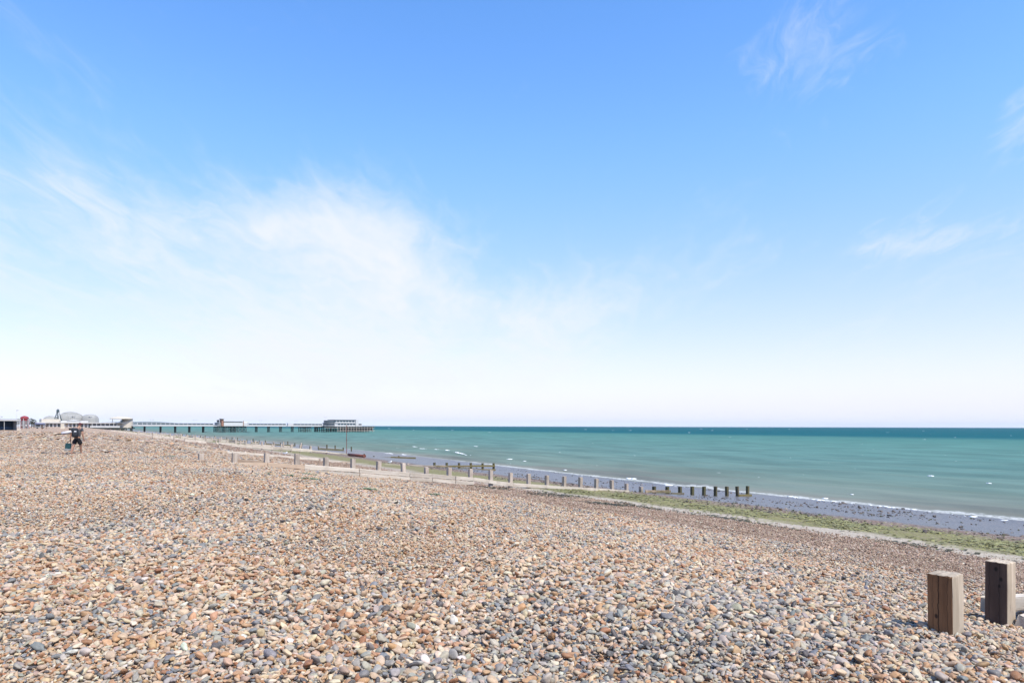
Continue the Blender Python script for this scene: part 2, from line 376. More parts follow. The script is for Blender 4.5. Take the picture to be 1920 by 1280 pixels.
# pebbles -----------------------------------------------------------------
def field(y0, y1, step, jit=0.5, xs=0.80, xm=1.2):
    ys = np.arange(y0, y1, step); xs_ = np.arange(-xs * y1 - xm, xs * y1 + xm, step)
    X, Y = np.meshgrid(xs_, ys); X = X.ravel() + RNG.uniform(-jit, jit, X.size) * step; Y = Y.ravel() + RNG.uniform(-jit, jit, Y.size) * step
    k = np.abs(X) < xs * Y + xm
    return X[k], Y[k]
def lowfreq(X, Y, s, seed):
    r = np.random.default_rng(seed); o = np.zeros_like(X)
    for _ in range(7):
        a, f, ph = r.uniform(0, 6.28), s * r.uniform(.5, 1.8), r.uniform(0, 6.28)
        o += np.sin((X * math.cos(a) + Y * math.sin(a)) * f + ph)
    return o / 2.6
def pebble_gn(mat):
    ng = bpy.data.node_groups.new('scatter_pebbles', 'GeometryNodeTree')
    ng.interface.new_socket('Geometry', in_out='INPUT', socket_type='NodeSocketGeometry')
    ng.interface.new_socket('Geometry', in_out='OUTPUT', socket_type='NodeSocketGeometry')
    G = NT(ng); gi = G.add('NodeGroupInput'); go = G.add('NodeGroupOutput')
    join = G.add('GeometryNodeGeometryToInstance')
    for k in range(7):
        ico = G.add('GeometryNodeMeshIcoSphere', i={'Radius': 0.5, 'Subdivisions': 3})
        ps = G.add('GeometryNodeInputPosition').outputs[0]
        n = G.add('ShaderNodeTexNoise', i={'Vector': G.vm('ADD', ps, (k * 7.3, k * 3.1, k * 5.9)), 'Scale': 1.9, 'Detail': 1.0})
        off = G.vm('SCALE', ps, G.m('MULTIPLY', G.m('SUBTRACT', n.outputs[0], 0.5), 0.85))
        n2 = G.add('ShaderNodeTexNoise', i={'Vector': G.vm('ADD', ps, (k * 1.3, k * 4.1, k * 2.9)), 'Scale': 1.1, 'Detail': 0.0})
        off2 = G.vm('SCALE', G.vm('SUBTRACT', n2.outputs['Color'], (.5, .5, .5)), 0.38)
        sp = G.add('GeometryNodeSetPosition', i={'Geometry': ico.outputs[0], 'Offset': G.vm('ADD', off, off2)})
        sm = G.add('GeometryNodeSetShadeSmooth', i={0: sp.outputs[0]})
        mt = G.add('GeometryNodeSetMaterial', i={0: sm.outputs[0], 'Material': mat})
        G.l.new(mt.outputs[0], join.inputs[0])
    def attr(nm, typ): return G.add('GeometryNodeInputNamedAttribute', data_type=typ, i={'Name': nm}).outputs[0]
    rot = G.add('FunctionNodeEulerToRotation', i={0: attr('rot', 'FLOAT_VECTOR')}).outputs[0]
    iop = G.add('GeometryNodeInstanceOnPoints', i={'Points': gi.outputs[0], 'Instance': join.outputs[0], 'Pick Instance': True,
                'Instance Index': attr('var', 'INT'), 'Rotation': rot, 'Scale': attr('scl', 'FLOAT_VECTOR')})
    G.l.new(iop.outputs[0], go.inputs[0])
    return ng
GN = pebble_gn(M['pebble']); LATE = []
def scatter(name, X, Y, Z, size, col, parent=None, flat=(.45, .8), tilt=.45, thin=1.0):
    n = len(X); me = bpy.data.meshes.new(name); me.vertices.add(n)
    me.vertices.foreach_set('co', np.stack([X, Y, Z], -1).astype(np.float32).ravel())
    rot = np.stack([RNG.normal(0, tilt, n) * thin, RNG.normal(0, tilt, n) * thin, RNG.uniform(0, 6.283, n)], -1)
    scl = np.stack([size * RNG.uniform(.95, 1.5, n), size * RNG.uniform(.75, 1.05, n), size * RNG.uniform(*flat, n) * thin], -1)
    for nm, typ, key, arr in (('rot', 'FLOAT_VECTOR', 'vector', rot), ('scl', 'FLOAT_VECTOR', 'vector', scl),
                              ('var', 'INT', 'value', RNG.integers(0, 7, n)), ('pcol', 'FLOAT_COLOR', 'color', np.concatenate([col, np.ones((n, 1))], 1))):
        at = me.attributes.new(nm, typ, 'POINT')
        at.data.foreach_set(key, arr.astype(np.int32 if typ == 'INT' else np.float32).ravel())
    me.materials.append(M['pebble'])
    o = link(name, me, parent); LATE.append(o)     # the scatter itself is switched on at the end of the script
    return o
def flint(X, Y, brown):
    n = len(X); tone = lowfreq(X, Y, 2.2, 5) * .7 + lowfreq(X, Y, .7, 9) * .5
    k = RNG.choice(len(PAL), n, p=PW); c = PAL[k].copy()
    # patches of greyer and of more orange stones, as the sea sorted them
    pr = RNG.uniform(0, 1, n)
    c = np.where(((tone > .25) & (pr < .34 * np.clip(tone, 0, 1.2)))[:, None], PAL[RNG.choice([3, 4, 9, 3, 9, 5], n)], c)
    c = np.where(((tone < -.2) & (pr < .4 * np.clip(-tone, 0, 1.2)))[:, None], PAL[RNG.choice([0, 1, 8, 7, 10], n)], c)
    bc = np.array([(.27, .18, .135), (.37, .255, .19), (.45, .33, .255), (.53, .42, .34), (.6, .55, .49)])
    c = np.where((RNG.uniform(0, 1, n) < brown)[:, None], bc[RNG.choice(5, n, p=[.24, .32, .25, .13, .06])], c)
    return np.clip(c * RNG.uniform(.82, 1.16, (n, 1)) * RNG.normal(1, .035, (n, 3)), .01, .9)
Xs, Ys, Ss = [], [], []
for (y0, y1, st, mean, sig) in ((3.3, 9.9, .0225, .0268, .38), (9.4, 17.8, .029, .0315, .34), (16.8, 37, .048, .047, .30), (33, 75, .125, .10, .25), (67, 150, .30, .21, .25)):
    x, y = field(y0, y1, st); Xs.append(x); Ys.append(y)
    coarse = np.clip(1 + .25 * lowfreq(x, y, 1.1, 21), .7, 1.5)
    Ss.append(np.clip(mean * coarse * np.exp(RNG.normal(0, sig, x.size)), .4 * mean, 2.6 * mean))
X = np.concatenate(Xs); Y = np.concatenate(Ys); S = np.concatenate(Ss)
p_ = X * U[0] + Y * U[1]; q_ = X * V[0] + Y * V[1]; pp_ = to_pp(p_, q_)
keep = (pp_ < 25.5 + RNG.normal(0, .5, X.size)) ; X, Y, S, pp_ = X[keep], Y[keep], S[keep], pp_[keep]
brown = smooth((pp_ + lowfreq(X, Y, .8, 3) * .9 - 17.0) / 3.0)
S = S * (1 - .28 * brown)
Z = gz(X, Y) + S * RNG.uniform(-.15, .85, X.size) * np.where(S < .075, 1, .35)
C = flint(X, Y, brown) * (.69, .655, .575)
C = C.mean(0) + (C - C.mean(0)) * .92
# the 300 that show largest are pebbles of their own, children of the beach
vis = (np.abs(X) < .75 * Y) & (Y > 3.35)
big = np.argsort(np.where(vis, -S / Y, 0))[:300]
pm = []
for k in range(7):
    bm = MB(); bmesh.ops.create_icosphere(bm.b, subdivisions=3, radius=0.5)
    ph = [random.uniform(0, 6) for _ in range(6)]
    for v in bm.b.verts:
        x, y, z = v.co * 2
        f = 1 + .13 * math.sin(2.1 * x + ph[0]) * math.sin(1.9 * y + ph[1]) + .11 * math.sin(2.6 * z + 1.7 * x + ph[2]) + .07 * math.sin(3.7 * y - 2.2 * z + ph[3])
        v.co *= f
    pm.append(bm.mesh(M['pebble_one'], True, 'pebble'))
for n_, i in enumerate(big):
    o = bpy.data.objects.new('pebble', pm[n_ % 7]); COL.objects.link(o); o.parent = beach
    o.location = (X[i], Y[i], Z[i]); o.rotation_euler = (random.gauss(0, .3), random.gauss(0, .3), random.uniform(0, 6.28))
    o.scale = (S[i] * random.uniform(1., 1.5), S[i] * random.uniform(.8, 1.05), S[i] * random.uniform(.5, .8)); o.color = (*C[i], 1)
rest = np.ones(len(X), bool); rest[big] = False
tag(scatter('shingle', X[rest], Y[rest], Z[rest], S[rest], C[rest], beach, thin=np.where((Y[rest] < 34) | (S[rest] < .075), 1, .38)), 'mixed orange, cream and grey flint shingle', kind='stuff')
# dark cobbles strewn over the wet flats
n = 12000; pp2 = RNG.uniform(32, 53.5, n); q2 = RNG.uniform(-6, 75, n)
X, Y = world_xy(pp2, q2); dens = lowfreq(X, Y, .5, 31) + .8 * lowfreq(X, Y, 1.5, 33) + (pp2 < 37) * .8 - .5 * (q2 > 31)
k = dens > RNG.uniform(-.2, 1.9, n); X, Y = X[k], Y[k]
s = np.clip(.075 * np.exp(RNG.normal(0, .4, X.size)), .03, .22)
dk = np.array([(.05, .045, .04), (.085, .065, .05), (.13, .095, .07), (.07, .075, .03), (.2, .17, .14)])
tag(scatter('wet_cobbles', X, Y, gz(X, Y) + s * .12, s, dk[RNG.choice(5, X.size, p=[.3, .3, .2, .12, .08])], beach), 'dark wet cobbles strewn on the low tide flat', kind='stuff')

# ------------------------------------------------------------------ sea
WL = 54.0
def swell(pp, q):
    sd = pp - WL
    w = np.zeros_like(pp)
    ph = .22 * np.sin(q * .05) + .4 * np.sin(q * .017 + 1)
    for lam, a, sk in ((11., .12, .10), (6.7, .07, -.16), (17., .10, .04), (3.9, .035, .3)):
        w += a * np.sin(2 * np.pi * (pp / lam + sk * q / lam) + 3 * ph + lam)
    far = np.clip((320 - pp) / 200, 0, 1); w = w * smooth(sd / 14 + .12) * far
    crest = 3.4 + 1.3 * np.sin(q * .09) + .8 * np.sin(q * .23 + 1)
    w += .30 * np.exp(-((sd - crest) / np.where(sd < crest, .55, 1.6)) ** 2) * np.clip(.75 + .5 * np.sin(q * .13 + .6), .2, 1.15)
    crest2 = 11.5 + 2 * np.sin(q * .06 + 2)
    w += .13 * np.exp(-((sd - crest2) / np.where(sd < crest2, .9, 2.4)) ** 2) * np.clip(.5 + .7 * np.sin(q * .08 + 2), 0, 1.1)
    return SEA + w
def sea_mat():
    m, T, b = newmat('sea_water')
    pos = T.add('ShaderNodeNewGeometry').outputs['Position']
    pp = T.add('ShaderNodeAttribute', attribute_name='pp').outputs['Fac']
    qq = T.add('ShaderNodeAttribute', attribute_name='qq').outputs['Fac']
    sq = T.add('ShaderNodeCombineXYZ', i={0: pp, 1: T.m('MULTIPLY', qq, 0.28), 2: 0.0}).outputs[0]
    n0 = T.noise(sq, 0.035, 4, 0.55)
    sd = T.m('SUBTRACT', pp, WL)
    lg = T.m('LOGARITHM', T.m('MAXIMUM', T.m('ADD', sd, T.m('MULTIPLY', T.m('SUBTRACT', n0, .5), 60.0)), 1.0), 10.0)
    c = T.ramp(T.m('DIVIDE', lg, 4.0), [(.0, (.155, .160, .132)), (.30, (.118, .166, .134)), (.45, (.088, .170, .146)), (.575, (.068, .168, .142)),
                                        (.620, (.052, .154, .132)), (.648, (.002, .080, .092)), (1.0, (.001, .070, .085))])
    streak = T.noise(sq, 0.16, 5, 0.6)
    c = T.vm('SCALE', c, T.ss(streak, .3, .7, .82, 1.16))
    # white water: breaking edge along the shore and scattered whitecaps
    edge = T.m('ADD', sd, T.m('MULTIPLY', T.m('SUBTRACT', T.noise(pos, .35, 5, .65), .5), 3.6))
    fb = T.m('MULTIPLY', T.ss(edge, -.6, .1), T.ss(edge, .5, 1.3, 1.0, 0.0))
    fb = T.m('MULTIPLY', fb, T.ss(T.noise(pos, 2.6, 5, .75), .36, .56))
    wv = T.add('ShaderNodeCombineXYZ', i={0: pp, 1: T.m('MULTIPLY', qq, 0.38), 2: 3.0}).outputs[0]
    caps = T.m('MULTIPLY', T.ss(T.noise(wv, 0.42, 6, .62), .705, .75), T.ss(T.noise(wv, .02, 2, .5), .45, .6))
    foam = T.m('MAXIMUM', T.m('MULTIPLY', fb, T.ss(qq, 70, 110, .5, .2)), T.m('MULTIPLY', caps, .8))
    c = T.mix(foam, c, (.72, .73, .71))
    h = T.m('ADD', T.noise(wv, .55, 5, .6), T.m('MULTIPLY', T.noise(pos, 2.6, 3, .6), .25))
    bp = T.add('ShaderNodeBump', i={'Strength': .6, 'Distance': .16, 'Height': h}).outputs[0]
    df = T.add('ShaderNodeBsdfDiffuse', i={'Color': c, 'Normal': bp}); gl = T.add('ShaderNodeBsdfGlossy', i={'Roughness': .28, 'Normal': bp})
    T.n.remove(b)
    # a choppy sea never shows its mirror-like grazing side: the slopes that face the viewer hide it
    sh_ = T.add('ShaderNodeMixShader', i={0: T.m('MULTIPLY', T.m('SUBTRACT', 1.0, foam), .065), 1: df.outputs[0], 2: gl.outputs[0]})
    T.put(T.n['Material Output'], 'Surface', sh_.outputs[0])
    return m
A = np.concatenate([np.arange(49, 110, .3), 110 + np.cumsum(.35 * 1.045 ** np.arange(190))]); A = np.append(A[A < 18000], 24000)
B = np.concatenate([[-10000, -6000, -2000, -700, -300, -150, -80, -45, -25], np.arange(-15, 130, .9), 130 + np.cumsum(1.0 * 1.055 ** np.arange(150))]); B = np.append(B[B < 10000], 12000)
sea = link('sea', grid_mesh('sea', A, B, swell, world_xy)); sea.data.materials.append(sea_mat())
tag(sea, 'green sea turning deep teal towards the horizon', kind='structure')

# ------------------------------------------------------------------ groynes
def post_mesh(mat, w=.21, L=1.9, jit=.008):
    bm = MB(); bm.box(-w / 2, w / 2, -w / 2, w / 2, -L, 0, .014)
    for v in bm.b.verts:
        if v.co.z > -.1: v.co += Vector((random.gauss(0, jit), random.gauss(0, jit), random.gauss(0, jit * 1.4)))
    return bm.mesh(mat, False, 'post')
POSTS = [post_mesh(M['post']) for _ in range(5)]; WPOSTS = [post_mesh(M['post_wet']) for _ in range(4)]
def board(par, p0, z0, p1, z1, mat, y=-.15, h=.21, t=.075):
    """one timber from (p0, top z0) to (p1, top z1), local x = seaward"""
    L = math.hypot(p1 - p0, z1 - z0)
    bm = MB(); bm.box(-L / 2 + .008, L / 2 - .008, -t / 2, t / 2, -h, 0, .012)
    for v in bm.b.verts: v.co += Vector((random.gauss(0, .006), random.gauss(0, .004), random.gauss(0, .006)))
    return bm.build('plank', mat, par, False, ((p0 + p1) / 2, y + random.gauss(0, .008), (z0 + z1) / 2), (random.gauss(0, .015), -math.atan2(z1 - z0, p1 - p0), 0))
def groyne_root(q, p0, label):
    x, y = P(p0, q)
    e = empty('groyne', (x, y, float(gz(np.array([x]), np.array([y]))[0])), UA)
    return tag(e, label, 'groyne', 'timber groynes along the beach')
def post_at(par, p, z, wet=False):
    o = link('post', random.choice(WPOSTS if wet else POSTS), par, (p, random.gauss(0, .015), z),
             (random.gauss(0, .018), random.gauss(0, .018), random.gauss(0, .05)))
    return o
def local(par, q, p0):
    return lambda x, y: (on_line(x, q) - p0, zpix(x, y, q) - par.location.z)

# second groyne: posts and boards read from the photograph on its own line
Q2 = 32.9; P20 = 7.8
g2 = groyne_root(Q2, P20, 'nearest full groyne, bleached posts and stacked planks running down to the sea')
lz = local(g2, Q2, P20)
tops = [850, 848.6, 849, 850, 857.5, 859.3, 864.6, 868, 876, 876, 879, 880.6, 885.7, 888, 890.8, 892.6, 894.5, 897, 899.7, 906, 911.7, 911.7,
        912, 912, 911.7, 911.7, 911.7, 911.7, 911.5, 910.8]
for k, ty in enumerate(tops):
    xk = 960 + (-583 + 48.26 * k) / (1 + .0292 * k)
    p, z = lz(xk, ty); post_at(g2, p, z, k >= 21)
rows = [  # x0, y0, x1, y1 along the top edge, how many boards deep, which timber
    (417, 867, 500, 866.5, 1, 'plank_brown'), (500, 866.6, 569, 871.5, 2, 'plank_brown'), (569, 870.5, 671, 878, 3, 'plank'), (672, 878.5, 766, 885.5, 3, 'plank'),
    (766, 886, 808, 888.5, 3, 'plank'), (808, 888, 851, 892, 3, 'plank'), (852, 892, 886, 894.7, 2, 'plank'), (886, 894.5, 929, 901, 1, 'plank'),
    (929, 901.3, 960, 904.8, 1, 'plank'), (960, 905, 1120, 915, 1, 'plank'), (1120, 915, 1177, 918.8, 1, 'plank'), (1174, 922.5, 1206, 923, 1, 'plank'),
    (1207, 917.8, 1231, 918, 2, 'plank_brown'), (1231, 918.2, 1255, 918.2, 2, 'plank_brown'), (1256, 922.6, 1280, 923, 1, 'plank'),
    (1280, 927.5, 1296, 928, 1, 'plank'), (1296, 928.3, 1325, 928.6, 1, 'plank_wet'), (1382, 926, 1407, 926, 1, 'plank_wet')]
for (x0, y0, x1, y1, nb, mt) in rows:
    a, b_ = lz(x0, y0), lz(x1, y1)
    for j in range(nb):
        mm = mt if not (mt == 'plank' and random.random() < .22) else 'plank_brown'
        board(g2, a[0], a[1] - j * .235, b_[0], b_[1] - j * .235, M[mm], y=-.15 - .012 * (j % 2), h=.20)
a, b_ = lz(444, 861), lz(498, 864); board(g2, a[0], a[1], b_[0], b_[1], M['plank_brown'], y=.15)

# third groyne
Q3 = 68.0; P30 = 14.5
g3 = groyne_root(Q3, P30, 'groyne with open weedy end rails, just beyond the nearest full groyne')
lz = local(g3, Q3, P30)
rows = [(345, 837, 387, 841.5, 1, 'plank'), (387, 842.5, 425, 845.5, 2, 'plank_brown'), (425, 845.3, 500, 851, 2, 'plank'), (500, 851, 560, 856, 2, 'plank'), (560, 856.3, 597, 858.8, 2, 'plank'),
        (600, 860.5, 640, 864, 1, 'plank'), (640, 864.2, 668, 867, 1, 'plank_brown'), (668, 867, 708, 869.8, 1, 'plank'), (716, 869.5, 762, 871.3, 1, 'plank'), (765, 871.2, 795, 871.6, 1, 'plank'),
        (795, 871.8, 816, 872, 1, 'plank'), (816, 871.6, 842, 872.2, 1, 'plank_brown'), (842, 872, 884, 872, 1, 'plank_wet'), (884, 871.6, 927, 871.4, 1, 'plank_wet'),
        (770, 875, 842, 876, 1, 'plank'), (842, 876.6, 884, 877.5, 1, 'plank_brown'), (884, 878.6, 928, 879, 1, 'plank_wet')]
for (x0, y0, x1, y1, nb, mt) in rows:
    a, b_ = lz(x0, y0), lz(x1, y1)
    for j in range(nb): board(g3, a[0], a[1] - j * .222, b_[0], b_[1] - j * .222, M[mt], h=.2 if x0 > 760 else .21)
for x, y, w in ((815, 867, 1), (838, 867.2, 1), (861, 867.5, 1), (883, 867.5, 1), (905, 868, 1), (926, 868, 1), (765, 868.5, 0), (712, 865.5, 0), (660, 862, 0), (612, 857, 0),
                (562, 853, 0), (512, 849.5, 0), (460, 845.5, 0), (424, 843.5, 0)):
    p, z = lz(x, y); post_at(g3, p, z, w)
# fourth groyne
Q4 = 104.0; P40 = 22.0
g4 = groyne_root(Q4, P40, 'groyne beside the thin brown beacon pole, its end low and weedy')
lz = local(g4, Q4, P40)
rows = [(410, 828.5, 434, 831, 1, 'plank'), (434, 831.2, 474, 834.5, 2, 'plank'), (474, 833.2, 512, 837.2, 2, 'plank'), (512, 837.2, 547, 839, 2, 'plank'), (547, 839.5, 585, 842, 2, 'plank'),
        (585, 843.5, 618, 846.5, 1, 'plank'), (618, 847, 655, 850.5, 1, 'plank'), (700, 856.5, 732, 856.5, 1, 'plank'), (732, 855.6, 779, 857, 2, 'plank_wet')]
for (x0, y0, x1, y1, nb, mt) in rows:
    a, b_ = lz(x0, y0), lz(x1, y1)
    for j in range(nb): board(g4, a[0], a[1] - j * .222, b_[0], b_[1] - j * .222, M[mt])
for x, y, w in ((412, 821, 0), (442, 825, 0), (451, 826, 0), (491, 828, 0), (511, 832.5, 0), (528, 832, 0), (546, 833, 0), (563, 834, 0), (583, 836, 0), (612, 844.5, 0), (683, 850.5, 1), (701, 854.5, 1), (748, 854.5, 1)):
    p, z = lz(x, y); post_at(g4, p, z, w)
# farther groynes: posts climbing out of the beach with a top board
for n_, q in enumerate((142., 180., 220., 262., 308., 360.)):
    p0 = 20 + float(bend(np.array(q))) * .9
    g = groyne_root(q, p0, ('fifth', 'sixth', 'seventh', 'eighth', 'ninth', 'tenth')[n_] + ' groyne from the camera, small pale posts against the sea')
    for k in range(20):
        p = p0 + k * 1.9; x, y = P(p, q); z = float(gz(np.array([x]), np.array([y]))[0])
        post_at(g, k * 1.9, z + .95 + random.uniform(-.25, .3) - g.location.z, k > 15)
        if k < 18 and random.random() < .75:
            board(g, k * 1.9, z + .42 - g.location.z, (k + 1) * 1.9, z + .25 - g.location.z, M['plank'], h=.4)

# nearest groyne: two squared posts and broken boards at the right edge
def near_post(P0, w, top, mats, lean, label_part):
    bm = MB(); d = top + 0.9
    bm.box(-w / 2, w / 2, -w / 2, w / 2, -d, 0, .013)
    bmesh.ops.subdivide_edges(bm.b, edges=[e for e in bm.b.edges if e.calc_length() > .15], cuts=5, use_grid_fill=True)
    for v in bm.b.verts:
        v.co += Vector((random.gauss(0, .0016), random.gauss(0, .0016), random.gauss(0, .002) if v.co.z > -.05 else 0))
        if v.co.z > -.03: v.co.x *= .985; v.co.y *= .985
    bm.b.normal_update()
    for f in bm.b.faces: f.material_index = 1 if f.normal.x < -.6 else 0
    o = bm.build('post', mats, gn, False, P0, lean); o['label'] = label_part; return o
M['side'] = wood('grey_bleached_post_side', (.45, .37, .275), (.31, .25, .18), (.13, .10, .08), 'z', 1.0, bump=.9, split=((.03, .005, .6),))
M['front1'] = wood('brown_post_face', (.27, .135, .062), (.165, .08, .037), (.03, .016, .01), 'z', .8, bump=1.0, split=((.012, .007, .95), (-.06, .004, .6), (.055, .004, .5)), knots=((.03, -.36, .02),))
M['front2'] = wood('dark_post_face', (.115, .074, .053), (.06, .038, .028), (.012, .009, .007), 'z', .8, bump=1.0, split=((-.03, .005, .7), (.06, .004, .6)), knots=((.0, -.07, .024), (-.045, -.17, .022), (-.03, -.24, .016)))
h1 = hit(1773, 1188); h2 = hit(1876, 1172)
gn = tag(empty('groyne', h1, UA), 'groyne stump at the right edge, two squared posts in the shingle', 'groyne', 'timber groynes along the beach')
R2 = Matrix.Rotation(-UA, 3, 'Z')
def loc_near(w): return R2 @ (Vector(w) - h1)
D1, D2 = h1.y, h2.y
t1 = (1185 - 1071) * D1 / F; t2 = (1172 - 1051) * D2 / F
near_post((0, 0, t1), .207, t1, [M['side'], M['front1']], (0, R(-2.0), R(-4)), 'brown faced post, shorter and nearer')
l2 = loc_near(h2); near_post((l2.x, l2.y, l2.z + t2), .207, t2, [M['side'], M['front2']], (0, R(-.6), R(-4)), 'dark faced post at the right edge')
for (p0, z0, p1, z1, y, mt, tl) in ((l2.x - .62, .10, l2.x - .02, .02, .16, 'plank', .0), (l2.x + .02, .13, l2.x + .34, .10, -.19, 'plank', .3), (l2.x + .30, .17, l2.x + 2.6, -.12, -.20, 'plank_brown', .1),
                                (l2.x + .12, .24, l2.x + 2.6, -.08, .17, 'plank', .05)):
    o = board(gn, p0, l2.z + z0, p1, l2.z + z1, M[mt], y=l2.y + y, h=.16, t=.11); o.rotation_euler.x += tl

# beacon pole, outfall pipe and its end post
b0 = hit(650, 852); pole = tag(empty('beacon_pole', b0), 'thin brown beacon pole rising from the weedy groyne', 'pole')
zt = CAMH - (800 - yh(650)) * b0.y / F - b0.z
MB().tube((0, 0, -1.0), (0, 0, zt), .055, .04, 10).build('shaft', M['rust'], pole)
MB().tube((0, 0, zt - .02), (0, 0, zt + .32), .08, .03, 10).tube((0, 0, zt * .52), (0, 0, zt * .52 + .12), .07, .07, 10).build('topmark', M['rust'], pole)
a = hit(654, 854.5); b_ = hit(683, 857.5)
pipe = tag(empty('outfall_pipe', a), 'dark red outfall pipe lying on the sand under the beacon pole', 'pipe')
d = b_ - a
MB().tube((0, 0, .22), (d.x, d.y, d.z + .22), .20, .20, 18).build('barrel', M['rust'], pipe, True)
MB().tube((d.x * .97, d.y * .97, d.z + .22), (d.x * 1.02, d.y * 1.02, d.z + .22), .25, .25, 18).build('flange', M['rust'], pipe)

# sea kale tufts on the shingle -----------------------------------------------------
M['leaf'] = plain('grey_green_leaf', (.16, .20, .12), .7, .35, 4)
def tuft(x, y, w, n_, label):
    c = hit(x, y); e = tag(empty('sea_kale_plant', c), label, 'plant', 'low plants on the shingle')
    bm = MB()
    for k in range(n_):
        a = random.uniform(0, 6.28); r = w * math.sqrt(random.random()); ox, oy = r * math.cos(a), r * .7 * math.sin(a)
        l = random.uniform(.06, .15); an = random.uniform(0, 6.28); h = random.uniform(.03, .10) * (1 - .5 * r / w)
        dx_, dy_ = math.cos(an), math.sin(an); z0 = float(gz(np.array([c.x + ox]), np.array([c.y + oy]))[0]) - c.z
        pts = [(0, 0, 0), (l * .5, l * .28, h), (l, 0, h * .75), (l * .5, -l * .28, h * .9)]
        vs = [bm.b.verts.new((ox + px * dx_ - py * dy_, oy + px * dy_ + py * dx_, z0 + .02 + pz)) for px, py, pz in pts]
        bm.b.faces.new(vs)
    bm.build('leaves', M['leaf'], e)
for x, y, w, n_, lb in ((502, 891, .16, 90, 'small green tuft on the shingle left of the two larger tufts'), (542, 894, .22, 90, 'sparse green tuft just left of the broad green patch'),
                       (577, 890.5, .36, 260, 'dark green tuft close below the plank wall'), (581, 900, .42, 260, 'broad pale green patch of plants on the shingle crest'),
                       (692, 920, .22, 130, 'low green tuft on the shingle below the stacked planks'), (815, 930, .36, 170, 'long low green tuft, nearest the brown shingle band'),
                       (320, 857, .35, 150, 'green tuft on the crest left of the first groyne post')):
    tuft(x, y, w, n_, lb)
# seaweed: small flakes strewn along the tide lines
M['weed'] = plain('green_seaweed', (.19, .18, .07), .6, .5, 2); M['weed_dark'] = plain('dark_seaweed', (.06, .055, .028), .6, .4, 2)
def flakes(name, n_, lo, hi, q0, q1, mat, label, s=.10, clump=0.):
    pp = RNG.normal((lo + hi) / 2, (hi - lo) / 3.2, n_); q = RNG.uniform(q0, q1, n_); X, Y = world_xy(pp, q)
    k = lowfreq(X, Y, .9, 41) > RNG.uniform(-1.2 + clump, 1.3 + clump, n_); X, Y = X[k], Y[k]; n_ = len(X); Z = gz(X, Y)
    a = RNG.uniform(0, 6.28, n_); l = s * RNG.uniform(.5, 1.7, n_); co = []
    for du, dv in ((-.5, -.3), (.45, -.4), (.6, .3), (-.4, .45)):
        co.append(np.stack([X + l * (du * np.cos(a) - dv * np.sin(a)), Y + l * (du * np.sin(a) + dv * np.cos(a)), Z + .012 + RNG.uniform(0, .05, n_)], -1))
    co = np.stack(co, 1).reshape(-1, 3)
    me = bpy.data.meshes.new(name); me.from_pydata(co.tolist(), [], np.arange(n_ * 4).reshape(-1, 4).tolist()); me.materials.append(mat)
    tag(link(name, me), label, kind='stuff')
flakes('green_seaweed', 17000, 28, 34, -4, 34, M['weed'], 'green weed lying along the low beach')
flakes('dark_seaweed', 5000, 22.5, 25.5, 22, 33, M['weed_dark'], 'dark seaweed strewn below the groyne', .10, .5)
flakes('tide_line_weed', 2600, 25.4, 26.4, -4, 33, M['weed_dark'], 'thin dark line of weed at the edge of the sand', .09, .2)

# breaking crests: lumpy white water riding on the waves
M['foam'] = plain('sea_foam', (.80, .81, .80), .8, .06, 2, bump=.4)
bm = MB()
def crest(x0, y0, x1, y1, th=.16):
    def sh(x, y):
        D = (CAMH - SEA) * F / (y - yh(x)); return Vector(((x - 960) / F * D, D, SEA))
    a, b_ = sh(x0, y0), sh(x1, y1); n_ = min(60, max(3, int((b_ - a).length / (.3 + th * 1.5))))
    for k in range(n_):
        t = (k + random.uniform(-.3, .3)) / n_; c = a.lerp(b_, t); w = th * (1 - abs(2 * t - 1) ** 2 * .7) * random.uniform(.6, 1.3)
        pq = np.array([c.x * U[0] + c.y * U[1]]), np.array([c.x * V[0] + c.y * V[1]])
        c.z = float(swell(to_pp(pq[0], pq[1]), pq[1])[0]) + w * .1
        if random.random() < .22: continue
        bm.ball((c.x + random.gauss(0, .15), c.y + random.gauss(0, .2), c.z), (w * random.uniform(1.4, 3.2), w * random.uniform(1.4, 2.2), w * random.uniform(.25, .6)), 1)
for a in ((774, 837.5, 781, 838.5), (788, 840.5, 800, 842), (813, 842.5, 826, 844), (834, 845.2, 843, 846.3), (848, 847.5, 878, 852, .22), (882, 852, 887, 852.4), (658, 824, 663, 824.8), (724, 849, 737, 851.5),
          (752, 851.5, 762, 853), (889, 835.6, 896, 836.2), (945, 858.3, 960, 859.5), (981, 863.6, 990, 864.6), (1056, 882.6, 1064, 883.6), (1083, 882, 1092, 883.4), (1080, 890.5, 1098, 893.5, .1),
          (1175, 896.5, 1191, 899.5, .18), (1219, 904.2, 1230, 905.6), (1238, 908, 1275, 912.5, .14), (1275, 912.5, 1350, 919.5, .12), (1480, 930.5, 1500, 934, .16), (1500, 934, 1620, 945.5, .09),
          (1620, 945.5, 1780, 963, .11), (1780, 963, 1925, 980.5, .11), (1540, 934, 1556, 936.5, .18), (1598, 923.5, 1610, 925.5, .12), (1736, 893.8, 1745, 894.8), (1848, 905.6, 1870, 907.4), (1826, 946.8, 1840, 948.5, .12), (1450, 873.2, 1458, 874)):
    crest(*a)
for _ in range(55):
    x = random.uniform(720, 1920); y = yh(x) + 4 + 90 * random.random() ** 1.6
    D = (CAMH - SEA) * F / (y - yh(x))
    w = random.uniform(2, 7)
    crest(x, y, x + w, y + .15, (.02 + .00045 * D) * random.uniform(.4, 1.))
tag(bm.build('sea_foam', M['foam'], None, True), 'white foam of small breaking waves and whitecaps', kind='stuff')

